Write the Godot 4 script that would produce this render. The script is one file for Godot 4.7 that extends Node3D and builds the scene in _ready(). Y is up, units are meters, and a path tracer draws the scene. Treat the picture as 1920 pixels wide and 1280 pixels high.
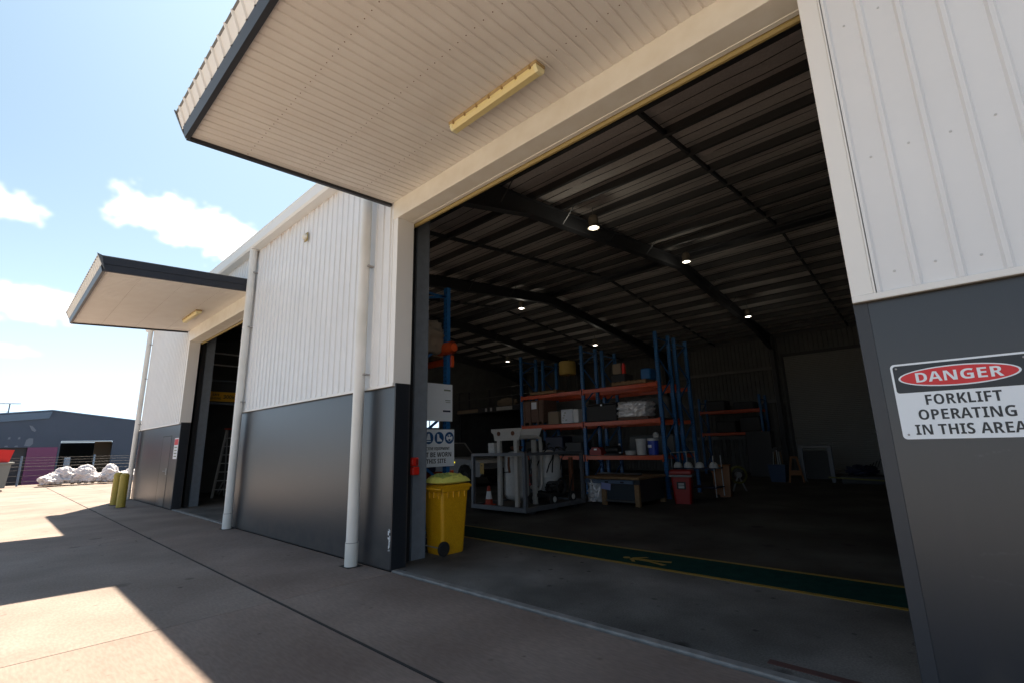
extends Node3D

const ZF := -3.736          # plane of the dark wall panels
var M := {}
var used := {}

# ---------------------------------------------------------------- mesh builder
class MB:
	var st := SurfaceTool.new()
	func _init() -> void:
		st.begin(Mesh.PRIMITIVE_TRIANGLES)
	func vtx(p: Vector3, n: Vector3, uv: Vector2) -> void:
		st.set_normal(n)
		st.set_uv(uv)
		st.add_vertex(p)
	func tri(a: Vector3, b: Vector3, c: Vector3, ua := Vector2.ZERO, ub := Vector2.ZERO, uc := Vector2.ZERO) -> void:
		var n := (b - a).cross(c - a)
		if n.length_squared() < 1e-16:
			return
		n = n.normalized()
		vtx(a, n, ua)
		vtx(c, n, uc)
		vtx(b, n, ub)
	func quad(a: Vector3, b: Vector3, c: Vector3, d: Vector3, ua := Vector2(0, 1), ub := Vector2(1, 1), uc := Vector2(1, 0), ud := Vector2(0, 0)) -> void:
		tri(a, b, c, ua, ub, uc)
		tri(a, c, d, ua, uc, ud)
	func smooth_tri(a: Vector3, b: Vector3, c: Vector3, na: Vector3, nb: Vector3, nc: Vector3) -> void:
		vtx(a, na, Vector2.ZERO)
		vtx(c, nc, Vector2.ZERO)
		vtx(b, nb, Vector2.ZERO)
	# plain box between two corners
	func box(a: Vector3, b: Vector3, t := Transform3D()) -> void:
		var lo := Vector3(minf(a.x, b.x), minf(a.y, b.y), minf(a.z, b.z))
		var hi := Vector3(maxf(a.x, b.x), maxf(a.y, b.y), maxf(a.z, b.z))
		var p := []
		for i in 8:
			p.append(t * Vector3(hi.x if i & 1 else lo.x, hi.y if i & 2 else lo.y, hi.z if i & 4 else lo.z))
		quad(p[4], p[5], p[7], p[6])
		quad(p[1], p[0], p[2], p[3])
		quad(p[5], p[1], p[3], p[7])
		quad(p[0], p[4], p[6], p[2])
		quad(p[6], p[7], p[3], p[2])
		quad(p[0], p[1], p[5], p[4])
	# box with chamfered edges
	func cbox(a: Vector3, b: Vector3, c := 0.006, t := Transform3D()) -> void:
		var m := (a + b) / 2.0
		var h := (a - b).abs() / 2.0
		c = minf(c, minf(h.x, minf(h.y, h.z)) * 0.9)
		var f := func(s: Vector3, ax: int) -> Vector3:
			var e := h - Vector3(c, c, c)
			e[ax] = h[ax]
			return t * (m + s * e)
		for ax in 3:
			var u := (ax + 1) % 3
			var v := (ax + 2) % 3
			for s in [-1.0, 1.0]:
				var q := []
				for k in [[-1.0, -1.0], [1.0, -1.0], [1.0, 1.0], [-1.0, 1.0]]:
					var g := Vector3.ZERO
					g[ax] = s
					g[u] = k[0]
					g[v] = k[1]
					q.append(f.call(g, ax))
				if s > 0:
					quad(q[0], q[1], q[2], q[3])
				else:
					quad(q[3], q[2], q[1], q[0])
			# the four edges along ax
			for s1 in [-1.0, 1.0]:
				for s2 in [-1.0, 1.0]:
					var g0 := Vector3.ZERO
					g0[u] = s1
					g0[v] = s2
					var g1 := g0
					g0[ax] = -1.0
					g1[ax] = 1.0
					var p0: Vector3 = f.call(g0, u)
					var p1: Vector3 = f.call(g1, u)
					var p2: Vector3 = f.call(g1, v)
					var p3: Vector3 = f.call(g0, v)
					if s1 * s2 < 0:
						quad(p0, p1, p2, p3)
					else:
						quad(p3, p2, p1, p0)
		for i in 8:
			var s := Vector3(1 if i & 1 else -1, 1 if i & 2 else -1, 1 if i & 4 else -1)
			var pa: Vector3 = f.call(s, 0)
			var pb: Vector3 = f.call(s, 1)
			var pc: Vector3 = f.call(s, 2)
			if s.x * s.y * s.z > 0:
				tri(pa, pb, pc)
			else:
				tri(pa, pc, pb)
	# straight square or rectangular bar between two points
	func bar(a: Vector3, b: Vector3, w: float, h := -1.0, up := Vector3.UP) -> void:
		if h < 0:
			h = w
		var d := (b - a).normalized()
		if absf(d.dot(up)) > 0.98:
			up = Vector3.BACK
		var x := up.cross(d).normalized()
		var y := d.cross(x)
		box(Vector3(-w / 2, -h / 2, 0), Vector3(w / 2, h / 2, (b - a).length()), Transform3D(Basis(x, y, d), a))
	# round tube through points with a radius for each
	func tube(pts: Array, r, sides := 10, caps := true) -> void:
		var rings := []
		var nrm := []
		var prev := Vector3.ZERO
		for i in pts.size():
			var d: Vector3
			if i == 0:
				d = pts[1] - pts[0]
			elif i == pts.size() - 1:
				d = pts[i] - pts[i - 1]
			else:
				d = (pts[i + 1] - pts[i]).normalized() + (pts[i] - pts[i - 1]).normalized()
			d = d.normalized()
			if prev == Vector3.ZERO:
				prev = d.cross(Vector3.RIGHT if absf(d.x) < 0.8 else Vector3.UP).normalized()
			var x := (prev - d * prev.dot(d)).normalized()
			prev = x
			var y := d.cross(x)
			var rr: float = r[i] if r is Array else r
			var ring := []
			var ns := []
			for k in sides:
				var a := TAU * k / sides
				var n := x * cos(a) + y * sin(a)
				ns.append(n)
				ring.append(pts[i] + n * rr)
			rings.append(ring)
			nrm.append(ns)
		for i in pts.size() - 1:
			for k in sides:
				var l := (k + 1) % sides
				smooth_tri(rings[i][k], rings[i][l], rings[i + 1][l], nrm[i][k], nrm[i][l], nrm[i + 1][l])
				smooth_tri(rings[i][k], rings[i + 1][l], rings[i + 1][k], nrm[i][k], nrm[i + 1][l], nrm[i + 1][k])
		if caps:
			for k in sides:
				var l := (k + 1) % sides
				tri(pts[0], rings[0][l], rings[0][k])
				tri(pts[-1], rings[-1][k], rings[-1][l])
	# surface of revolution about local y; profile of Vector2(radius, height)
	func lathe(prof: Array, sides := 20, t := Transform3D()) -> void:
		for i in prof.size() - 1:
			var a: Vector2 = prof[i]
			var b: Vector2 = prof[i + 1]
			var tn := (b - a).normalized()
			var n2 := Vector2(tn.y, -tn.x)
			for k in sides:
				var a0 := TAU * k / sides
				var a1 := TAU * (k + 1) / sides
				var e0 := Vector3(cos(a0), 0, sin(a0))
				var e1 := Vector3(cos(a1), 0, sin(a1))
				var n0 := t.basis * (e0 * n2.x + Vector3.UP * n2.y)
				var n1 := t.basis * (e1 * n2.x + Vector3.UP * n2.y)
				var p00 := t * (e0 * a.x + Vector3.UP * a.y)
				var p01 := t * (e1 * a.x + Vector3.UP * a.y)
				var p10 := t * (e0 * b.x + Vector3.UP * b.y)
				var p11 := t * (e1 * b.x + Vector3.UP * b.y)
				smooth_tri(p00, p10, p11, n0, n0, n1)
				smooth_tri(p00, p11, p01, n0, n1, n1)
	# polygon (in local x, y) pushed along local z from z0 to z1
	func prism(poly: PackedVector2Array, z0: float, z1: float, t := Transform3D()) -> void:
		if Geometry2D.is_polygon_clockwise(poly):
			poly.reverse()
		var idx := Geometry2D.triangulate_polygon(poly)
		for i in range(0, idx.size(), 3):
			var a := poly[idx[i]]
			var b := poly[idx[i + 1]]
			var c := poly[idx[i + 2]]
			if (b - a).cross(c - a) < 0:
				var s := b
				b = c
				c = s
			tri(t * Vector3(a.x, a.y, z1), t * Vector3(b.x, b.y, z1), t * Vector3(c.x, c.y, z1))
			tri(t * Vector3(a.x, a.y, z0), t * Vector3(c.x, c.y, z0), t * Vector3(b.x, b.y, z0))
		for i in poly.size():
			var a := poly[i]
			var b := poly[(i + 1) % poly.size()]
			quad(t * Vector3(a.x, a.y, z0), t * Vector3(b.x, b.y, z0), t * Vector3(b.x, b.y, z1), t * Vector3(a.x, a.y, z1))
	# folded sheet: profile repeats across u (metres), runs along v, height along n
	func sheet(o: Vector3, u: Vector3, v: Vector3, n: Vector3, width: float, length: float, prof: Array, period: float, phase := 0.0) -> void:
		var pts := []
		var k := int(floor(-phase / period)) - 1
		var done := false
		while not done:
			for q in prof:
				var x: float = k * period + q.x + phase
				if x <= 0.0:
					pts = [Vector2(0, q.y)]
				elif x < width:
					pts.append(Vector2(x, q.y))
				else:
					pts.append(Vector2(width, q.y))
					done = true
					break
			k += 1
		for i in pts.size() - 1:
			var a: Vector2 = pts[i]
			var b: Vector2 = pts[i + 1]
			var p0 := o + u * a.x + n * a.y
			var p1 := o + u * b.x + n * b.y
			var ua := a.x / width
			var ub := b.x / width
			quad(p0, p1, p1 + v * length, p0 + v * length, Vector2(ua, 1), Vector2(ub, 1), Vector2(ub, 0), Vector2(ua, 0))
	func mesh() -> ArrayMesh:
		return st.commit()

# ---------------------------------------------------------------- naming helpers
func numbered(called: String) -> String:
	if not used.has(called):
		used[called] = 0
		return called
	used[called] += 1
	return "%s_%03d" % [called, used[called]]

func tag(o: Node, label: String, category: String, group := "") -> void:
	o.set_meta("label", label)
	o.set_meta("category", category)
	if group:
		o.set_meta("group", group)

func thing(called: String, label: String, category: String, at := Vector3.ZERO, turn := 0.0, group := "") -> Node3D:
	var o := Node3D.new()
	o.name = numbered(called)
	add_child(o)
	o.position = at
	o.rotation.y = turn
	tag(o, label, category, group)
	return o

func mi(called: String, mesh: Mesh, m: Material, parent: Node) -> MeshInstance3D:
	var o := MeshInstance3D.new()
	o.name = called
	o.mesh = mesh
	o.material_override = m
	parent.add_child(o, true)
	return o

func part(called: String, b: MB, m: Material, parent: Node) -> MeshInstance3D:
	return mi(called, b.mesh(), m, parent)

func solo(called: String, b: MB, m: Material, label: String, category: String, group := "", at := Vector3.ZERO, turn := 0.0) -> MeshInstance3D:
	var o := mi(numbered(called), b.mesh(), m, self)
	o.position = at
	o.rotation.y = turn
	tag(o, label, category, group)
	return o

func struct(called: String, b: MB, m: Material) -> MeshInstance3D:
	var o := mi(called, b.mesh(), m, self)
	o.set_meta("kind", "structure")
	return o

func copy(o: Node3D, at: Vector3, turn: float, label: String) -> Node3D:
	var c: Node3D = o.duplicate()
	c.name = numbered(String(o.name).split("_0")[0])
	add_child(c)
	c.position = at
	c.rotation.y = turn
	c.set_meta("label", label)
	return c

func B1(a: Vector3, b: Vector3) -> MB:
	var m := MB.new()
	m.box(a, b)
	return m

func C1(a: Vector3, b: Vector3, c := 0.006) -> MB:
	var m := MB.new()
	m.cbox(a, b, c)
	return m

func lettering(text: String, cap: float, parent: Node, at: Vector3, m: Material, width := 0.0, bold := true, called := "lettering") -> MeshInstance3D:
	var f := SystemFont.new()
	f.font_names = PackedStringArray(["Droid Sans"])
	f.font_weight = 700 if bold else 400
	var t := TextMesh.new()
	t.text = text
	t.font = f
	t.font_size = 64
	t.pixel_size = cap / (64.0 * 0.714)
	t.depth = 0.0012
	t.curve_step = 3.0
	var o := mi(called, t, m, parent)
	o.position = at
	if width > 0.0:
		o.scale = Vector3(width / t.get_aabb().size.x, 1, 1)
	return o

# ---------------------------------------------------------------- materials
func L(r: float, g: float, b: float) -> Color:
	return Color(r, g, b).linear_to_srgb()

func mat(r: float, g: float, b: float, rough := 0.6, metal := 0.0) -> StandardMaterial3D:
	var m := StandardMaterial3D.new()
	m.albedo_color = L(r, g, b)
	m.roughness = rough
	m.metallic = metal
	return m

func noise_tex(seed_: int, freq: float, c0: Color, c1: Color, size := 512, octaves := 5, mid := -1.0, cm := Color.WHITE, seamless := true) -> NoiseTexture2D:
	var n := FastNoiseLite.new()
	n.seed = seed_
	n.noise_type = FastNoiseLite.TYPE_SIMPLEX_SMOOTH
	n.frequency = freq
	n.fractal_octaves = octaves
	var g := Gradient.new()
	g.set_color(0, c0)
	g.set_color(1, c1)
	if mid >= 0.0:
		g.add_point(mid, cm)
	var t := NoiseTexture2D.new()
	t.width = size
	t.height = size
	t.seamless = seamless
	t.color_ramp = g
	t.noise = n
	return t

func G(v: float) -> Color:
	return Color(v, v, v)

# base colour with a coarse and a fine pattern in world space
func grained(m: StandardMaterial3D, coarse: Texture2D, scale: float, fine: Texture2D = null, fscale := 2.0, bump := 0.0) -> StandardMaterial3D:
	m.albedo_texture = coarse
	m.uv1_triplanar = true
	m.uv1_world_triplanar = true
	m.uv1_scale = Vector3.ONE * scale
	if fine:
		m.detail_enabled = true
		m.detail_blend_mode = BaseMaterial3D.BLEND_MODE_MUL
		m.detail_uv_layer = BaseMaterial3D.DETAIL_UV_2
		m.uv2_triplanar = true
		m.uv2_world_triplanar = true
		m.uv2_scale = Vector3.ONE * fscale
		m.detail_albedo = fine
		var mask := GradientTexture2D.new()
		mask.width = 4
		mask.height = 4
		var gr := Gradient.new()
		gr.set_color(0, Color.WHITE)
		gr.set_color(1, Color.WHITE)
		mask.gradient = gr
		m.detail_mask = mask
	if bump > 0.0:
		m.heightmap_enabled = true
		m.heightmap_scale = bump
		m.heightmap_texture = coarse
	return m

# cladding paint: streaks of dust, and rust-brown runs below the eaves when stained
func clad_tex(seed_: int, stain: float) -> ImageTexture:
	var n := FastNoiseLite.new()
	n.seed = seed_
	n.frequency = 0.03
	n.fractal_octaves = 4
	var im := Image.create(192, 384, false, Image.FORMAT_RGB8)
	for x in 192:
		var col := n.get_noise_2d(x * 6.0, 10.0) * 0.5 + 0.5
		var col2 := n.get_noise_2d(x * 18.0, 300.0) * 0.5 + 0.5
		for y in 384:
			var k := 0.985 + 0.014 * n.get_noise_2d(x * 2.0, y * 0.12) + 0.008 * n.get_noise_2d(x * 0.7 + 90.0, y * 0.7)
			var reach := 8.0 + 34.0 * col * col2 * 2.0
			var s := clampf(1.0 - y / reach, 0.0, 1.0) * stain * (0.35 + 0.65 * col2)
			s += 0.10 * stain * clampf(1.0 - y / 150.0, 0.0, 1.0) * col2
			im.set_pixel(x, y, Color(k, k, k).lerp(Color(0.66, 0.47, 0.31), clampf(s, 0.0, 0.8)))
	return ImageTexture.create_from_image(im)

# worn concrete: clouds of tone, drips of oil, hairline cracks and tyre marks, 12 m square
func ground_tex(seed_: int, c0: Color, c1: Color, drips: int, cracks: int, tracks: int, oil := 0.55) -> ImageTexture:
	var s := 1024
	var n := FastNoiseLite.new()
	n.seed = seed_
	n.frequency = 0.006
	n.fractal_octaves = 6
	n.fractal_gain = 0.55
	var im := Image.create(s, s, false, Image.FORMAT_RGB8)
	for y in s:
		for x in s:
			im.set_pixel(x, y, c0.lerp(c1, clampf(0.5 + 0.85 * n.get_noise_2d(x, y), 0.0, 1.0)))
	var rng := RandomNumberGenerator.new()
	rng.seed = seed_
	var dab := func(x: int, y: int, k: float) -> void:
		x = posmod(x, s)
		y = posmod(y, s)
		var c := im.get_pixel(x, y)
		im.set_pixel(x, y, Color(c.r * k, c.g * k, c.b * k))
	for i in drips:
		var cx := rng.randi_range(0, s)
		var cy := rng.randi_range(0, s)
		var r := rng.randf_range(0.8, 3.0) if rng.randf() < 0.9 else rng.randf_range(4.0, 11.0)
		var dk := rng.randf_range(oil, 0.92)
		for y in range(-int(r) - 2, int(r) + 3):
			for x in range(-int(r) - 2, int(r) + 3):
				var q := sqrt(float(x * x + y * y)) / r + 0.35 * n.get_noise_2d((cx + x) * 14.0, (cy + y) * 14.0)
				if q < 1.0:
					dab.call(cx + x, cy + y, lerpf(dk, 1.0, q * q))
	for i in cracks:
		var p := Vector2(rng.randf() * s, rng.randf() * s)
		var a := rng.randf() * TAU
		for k in rng.randi_range(80, 260):
			a += rng.randf_range(-0.35, 0.35)
			p += Vector2.from_angle(a)
			dab.call(int(p.x), int(p.y), 0.72)
	for i in tracks:
		var p := Vector2(rng.randf() * s, rng.randf() * s)
		var a := rng.randf_range(-0.4, 0.4) + (PI / 2 if rng.randf() < 0.6 else 0.0)
		var bend := rng.randf_range(-0.004, 0.004)
		var k0 := rng.randf_range(lerpf(oil, 0.95, 0.55), 0.96)
		for k in rng.randi_range(150, 600):
			a += bend
			p += Vector2.from_angle(a)
			var side := Vector2.from_angle(a + PI / 2)
			for w in 14:
				var g := n.get_noise_2d(p.x * 2.0 + w * 30.0, p.y * 2.0)
				if g > -0.12:
					var q := p + side * (w - 7.0)
					dab.call(int(q.x), int(q.y), k0)
	return ImageTexture.create_from_image(im)

# painted wall panel: dust at the foot, rain runs, rubs
func panel_tex(seed_: int) -> ImageTexture:
	var n := FastNoiseLite.new()
	n.seed = seed_
	n.frequency = 0.02
	n.fractal_octaves = 5
	var w := 640
	var h := 256
	var im := Image.create(w, h, false, Image.FORMAT_RGB8)
	var base := L(0.0165, 0.0195, 0.026)
	var dust := L(0.085, 0.072, 0.061)
	for y in h:
		for x in w:
			var run := clampf(n.get_noise_2d(x * 3.2, y * 0.10) * 1.4 - 0.2, 0.0, 1.0)
			var foot := clampf((y - 222.0 + 26.0 * n.get_noise_2d(x * 1.7, y * 1.7 + 500.0)) / 60.0, 0.0, 0.5)
			var c := base.lerp(dust, clampf(0.10 * run + foot + 0.05 * n.get_noise_2d(x * 0.6 + 900.0, y * 0.6), 0.0, 1.0))
			im.set_pixel(x, y, c)
	var rng := RandomNumberGenerator.new()
	rng.seed = seed_
	for i in 26:
		var p := Vector2(rng.randf() * w, rng.randf_range(90.0, 250.0))
		var a := rng.randf_range(-0.25, 0.25)
		var lng := rng.randi_range(4, 46)
		var up := rng.randf_range(0.08, 0.35)
		for k in lng:
			p += Vector2.from_angle(a)
			var x := clampi(int(p.x), 0, w - 1)
			var y := clampi(int(p.y), 0, h - 1)
			im.set_pixel(x, y, im.get_pixel(x, y).lerp(L(0.16, 0.16, 0.16), up * rng.randf()))
	return ImageTexture.create_from_image(im)

func sky_image() -> Image:
	var w := 1536
	var h := 768
	var n := FastNoiseLite.new()
	n.seed = 4
	n.noise_type = FastNoiseLite.TYPE_SIMPLEX_SMOOTH
	n.frequency = 1.0
	n.fractal_octaves = 5
	var im := Image.create(w, h, false, Image.FORMAT_RGBF)
	im.fill(Color(0.22, 0.20, 0.18))
	var sun := Vector3(-0.69, 1.0, -0.346).normalized()
	# banks of cumulus: azimuth, elevation, half width, half height (radians)
	var banks := []
	for q in [[-0.912, 0.384, -0.140, 0.075, 0.042], [-0.895, 0.366, -0.195, 0.085, 0.045], [-0.872, 0.345, -0.275, 0.10, 0.05], [-0.935, 0.342, 0.035, 0.045, 0.028], [-0.975, 0.218, -0.015, 0.085, 0.032], [-0.975, 0.214, 0.09, 0.10, 0.036], [-0.988, 0.150, 0.018, 0.045, 0.011], [-0.7, 0.4, 0.6, 0.3, 0.07], [-0.3, 0.3, 0.9, 0.35, 0.06], [0.5, 0.4, 0.75, 0.3, 0.09], [0.9, 0.25, 0.3, 0.35, 0.06], [0.6, 0.5, -0.6, 0.25, 0.08], [-0.2, 0.3, -0.95, 0.4, 0.08]]:
		var o := Vector3(q[0], q[1], q[2]).normalized()
		banks.append([fposmod(atan2(o.x, -o.z), TAU), asin(o.y), q[3] / cos(asin(o.y)), q[4]])
	var low := Vector3(0.30, 0.385, 0.47)
	var high := Vector3(0.036, 0.060, 0.098)
	for y in range(0, h / 2):
		var th := PI * (y + 0.5) / h
		var el := PI / 2 - th
		var sy := cos(th)
		var sx := sin(th)
		var base := high.lerp(low, pow(1.0 - sy, 4.0))
		var near := []
		for b in banks:
			if absf(el - b[1]) < b[3] * 1.8:
				near.append(b)
		for x in w:
			var ph := TAU * (x + 0.5) / w
			var d := Vector3(sx * sin(ph), sy, -sx * cos(ph))
			var s := maxf(d.dot(sun), 0.0)
			var s2 := s * s
			var c := base * (1.0 + 0.75 * s2) + Vector3(0.036, 0.058, 0.066) * s2 + Vector3(0.13, 0.13, 0.12) * (s2 * s2 * s2 * s)
			var f := -1.0
			for b in near:
				var qx: float = angle_difference(b[0], ph) / b[2]
				if absf(qx) < 1.7:
					var qy: float = (el - b[1]) / b[3]
					if qy < 0.0:
						qy *= 1.5
					f = maxf(f, 1.0 - sqrt(qx * qx + qy * qy))
			if f > -0.65:
				f += 0.45 * n.get_noise_3d(d.x * 16.0, d.y * 26.0, d.z * 16.0) + 0.34 * n.get_noise_3d(d.x * 48.0, d.y * 70.0, d.z * 48.0)
				c = c.lerp(Vector3(0.50, 0.50, 0.50) * (0.75 + 0.4 * s2), smoothstep(-0.03, 0.36, f))
			im.set_pixel(x, y, Color(c.x, c.y, c.z))
	return im

func _ready() -> void:
	# ---- camera, sky, sun, exposure
	var cam := Camera3D.new()
	cam.name = "camera"
	add_child(cam)
	cam.position = Vector3(0, 1.55, 0)
	cam.rotation = Vector3(0.2153, 0.7435, -0.0237)
	cam.fov = rad_to_deg(2.0 * atan(640.0 / 890.2))
	cam.near = 0.05
	cam.far = 4000.0
	cam.current = true
	var env := Environment.new()
	env.background_mode = Environment.BG_SKY
	var sky := Sky.new()
	var pano := PanoramaSkyMaterial.new()
	pano.panorama = ImageTexture.create_from_image(sky_image())
	sky.sky_material = pano
	env.sky = sky
	env.tonemap_mode = Environment.TONE_MAPPER_LINEAR
	env.tonemap_exposure = 3.6
	env.sdfgi_enabled = true
	env.ssao_enabled = true
	env.ssil_enabled = true
	var we := WorldEnvironment.new()
	we.name = "world_environment"
	we.environment = env
	add_child(we)
	var sun := DirectionalLight3D.new()
	sun.name = "sun"
	sun.light_energy = 1.6
	sun.light_color = Color(1.0, 0.94, 0.85)
	sun.light_angular_distance = 0.5
	sun.shadow_enabled = true
	add_child(sun)
	sun.look_at_from_position(Vector3(-0.69, 1.0, -0.346) * 50.0, Vector3.ZERO)
	materials()
	ground()
	warehouse()
	neighbour()
	doorway_things()
	yard_things()
	racking()
	floor_things()
	deep_things()
	lights()

func materials() -> void:
	var fine := noise_tex(3, 0.05, G(0.86), G(1.0), 512, 4)
	var fine2 := noise_tex(8, 0.11, G(0.74), G(1.0), 512, 5)
	var brushed := noise_tex(9, 0.035, G(0.87), G(1.0), 1024, 6)
	var gt := ground_tex(11, L(0.212, 0.165, 0.143), L(0.305, 0.248, 0.218), 260, 3, 0, 0.66)
	var cs := Vector3.ONE / 12.0
	for q in [["concrete", 1.0, 1.0, 1.0, 0.22], ["concrete_b", 0.95, 0.93, 0.92, 0.18], ["concrete_c", 0.98, 1.0, 1.0, 0.30]]:
		var cm := grained(mat(q[1], q[2], q[3], 0.82), gt, 1.0, brushed, 0.9)
		cm.uv1_scale = cs
		cm.uv1_offset = Vector3(5.6 / 12.0, 0.0, 2.3 / 12.0) + Vector3(0.5, 0, 0.5) * (0.0 if q[0] != "concrete_b" else 1.0)
		cm.uv2_scale = Vector3(q[4], 1.0, 0.9)
		cm.metallic_specular = 0.3
		M[q[0]] = cm
	M.concrete_bounce = grained(mat(1, 1, 1, 0.82), noise_tex(13, 0.006, L(0.37, 0.345, 0.31), L(0.46, 0.435, 0.40), 1024, 6), 0.1, fine2, 0.6)  # out-of-view yard slabs, made paler to bounce more light onto the building
	M.joint = mat(0.02, 0.018, 0.017, 0.9)
	M.nib = grained(mat(1, 1, 1, 0.7), noise_tex(12, 0.02, L(0.14, 0.14, 0.138), L(0.26, 0.26, 0.255), 512, 5), 0.5)
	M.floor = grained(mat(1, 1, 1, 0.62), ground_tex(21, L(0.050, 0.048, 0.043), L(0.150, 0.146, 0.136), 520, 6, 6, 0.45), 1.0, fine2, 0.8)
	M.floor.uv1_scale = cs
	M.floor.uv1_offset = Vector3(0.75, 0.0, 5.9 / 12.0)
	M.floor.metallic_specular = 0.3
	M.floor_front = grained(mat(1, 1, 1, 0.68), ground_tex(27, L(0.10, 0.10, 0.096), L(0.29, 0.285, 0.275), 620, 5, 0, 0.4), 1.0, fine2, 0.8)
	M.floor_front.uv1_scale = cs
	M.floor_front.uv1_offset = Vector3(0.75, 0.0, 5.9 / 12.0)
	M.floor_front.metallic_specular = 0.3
	M.green = grained(mat(1, 1, 1, 0.75), noise_tex(22, 0.02, L(0.010, 0.050, 0.044), L(0.018, 0.078, 0.068), 512, 5), 0.5, fine2, 0.8)
	M.green.metallic_specular = 0.15
	M.line = grained(mat(1, 1, 1, 0.5), noise_tex(23, 0.03, L(0.30, 0.19, 0.02), L(0.46, 0.30, 0.03), 512, 5), 0.7, fine2, 0.9)
	M.redline = mat(0.075, 0.033, 0.03, 0.8)
	M.earth = grained(mat(1, 1, 1, 0.95), noise_tex(31, 0.01, L(0.12, 0.10, 0.07), L(0.22, 0.19, 0.14), 512, 6), 0.03, fine2, 0.3)
	# dark painted wall panels, white cladding
	M.dark = grained(mat(1, 1, 1, 0.34), noise_tex(41, 0.008, L(0.021, 0.023, 0.027), L(0.034, 0.036, 0.041), 512, 6), 0.22, fine2, 0.5)
	M.dark.uv2_scale = Vector3(1.6, 0.22, 1.6)
	M.dark.metallic_specular = 0.7
	for i in 3:
		var pm := mat(1, 1, 1, 0.34)
		pm.metallic_specular = 0.62
		pm.albedo_texture = panel_tex(60 + i)
		M["panel_%d" % i] = pm
	M.dark_trim = mat(0.030, 0.033, 0.040, 0.42)
	M.dark_trim2 = mat(0.016, 0.017, 0.024, 0.45)
	M.clad_far = mat(0.79, 0.795, 0.80, 0.42)
	M.clad_far.albedo_texture = clad_tex(5, 0.5)
	M.clad_mid = mat(0.79, 0.795, 0.80, 0.42)
	M.clad_mid.albedo_texture = clad_tex(6, 1.0)
	M.clad_near = mat(0.79, 0.795, 0.80, 0.40)
	M.clad_near.albedo_texture = clad_tex(7, 0.15)
	M.white = mat(0.80, 0.79, 0.765, 0.45)
	M.cream = grained(mat(1, 1, 1, 0.5), noise_tex(43, 0.012, L(0.74, 0.69, 0.59), L(0.81, 0.775, 0.69), 512, 5), 0.5)
	M.soffit = grained(mat(1, 1, 1, 0.5), noise_tex(44, 0.010, L(0.76, 0.71, 0.65), L(0.82, 0.785, 0.73), 512, 4), 0.35)
	M.yellowed = mat(0.36, 0.27, 0.10, 0.5)
	M.pvc = grained(mat(1, 1, 1, 0.4), noise_tex(45, 0.01, L(0.68, 0.67, 0.62), L(0.80, 0.79, 0.76), 512, 4), 0.3)
	M.screw = mat(0.35, 0.34, 0.33, 0.5, 0.3)
	M.wall_screw = mat(0.55, 0.55, 0.55, 0.5)
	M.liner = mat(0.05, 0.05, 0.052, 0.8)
	M.steel = grained(mat(1, 1, 1, 0.5), noise_tex(46, 0.02, L(0.15, 0.172, 0.20), L(0.19, 0.217, 0.25), 512, 4), 0.6)
	M.frame = mat(0.040, 0.041, 0.044, 0.55)
	M.galv = grained(mat(1, 1, 1, 0.42, 0.4), noise_tex(47, 0.05, L(0.10, 0.10, 0.10), L(0.17, 0.17, 0.17), 512, 4), 1.0)
	M.purlin = grained(mat(1, 1, 1, 0.6), noise_tex(66, 0.05, L(0.050, 0.050, 0.050), L(0.075, 0.075, 0.074), 512, 4), 1.0)
	M.foil = grained(mat(1, 1, 1, 0.75), noise_tex(48, 0.02, L(0.74, 0.68, 0.62), L(0.92, 0.87, 0.81), 1024, 6), 0.7, fine, 2.2)
	M.foil.metallic_specular = 0.1
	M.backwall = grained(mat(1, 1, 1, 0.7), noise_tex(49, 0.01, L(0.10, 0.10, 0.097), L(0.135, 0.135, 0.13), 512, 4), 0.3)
	M.roller = mat(0.30, 0.30, 0.29, 0.6)
	M.glass = StandardMaterial3D.new()
	M.glass.albedo_color = Color(0.9, 0.95, 0.95, 0.08)
	M.glass.transparency = BaseMaterial3D.TRANSPARENCY_ALPHA
	M.glass.roughness = 0.05
	# signs
	M.sign_white = mat(0.80, 0.84, 0.88, 0.30)
	M.sign_black = mat(0.012, 0.016, 0.022, 0.35)
	M.sign_red = mat(0.66, 0.018, 0.022, 0.35)
	M.sign_blue = mat(0.012, 0.085, 0.24, 0.4)
	M.grey_print = mat(0.22, 0.26, 0.20, 0.5)
	# plastics, paints
	M.bin_yellow = grained(mat(1, 1, 1, 0.42), noise_tex(51, 0.015, L(0.74, 0.36, 0.008), L(0.82, 0.43, 0.012), 512, 5), 0.8, fine, 1.4)
	M.bag_yellow = grained(mat(1, 1, 1, 0.5), noise_tex(52, 0.02, L(0.66, 0.66, 0.13), L(0.76, 0.76, 0.19), 512, 4), 1.4)
	M.bag_green = mat(0.34, 0.42, 0.10, 0.5)
	M.black = mat(0.012, 0.012, 0.013, 0.55)
	M.rubber = mat(0.016, 0.016, 0.017, 0.8)
	M.red = mat(0.70, 0.022, 0.012, 0.4)
	M.red_dark = mat(0.30, 0.012, 0.010, 0.45)
	M.blue = grained(mat(1, 1, 1, 0.42), noise_tex(53, 0.02, L(0.012, 0.11, 0.30), L(0.02, 0.145, 0.37), 512, 4), 0.7)
	M.orange = grained(mat(1, 1, 1, 0.36), noise_tex(54, 0.02, L(0.55, 0.07, 0.016), L(0.66, 0.10, 0.026), 512, 4), 0.7)
	M.bollard = grained(mat(1, 1, 1, 0.5), noise_tex(55, 0.03, L(0.36, 0.27, 0.04), L(0.46, 0.36, 0.06), 512, 4), 1.0)
	M.wood = grained(mat(1, 1, 1, 0.8), noise_tex(56, 0.02, L(0.20, 0.115, 0.055), L(0.32, 0.20, 0.10), 512, 5), 1.2)
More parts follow.
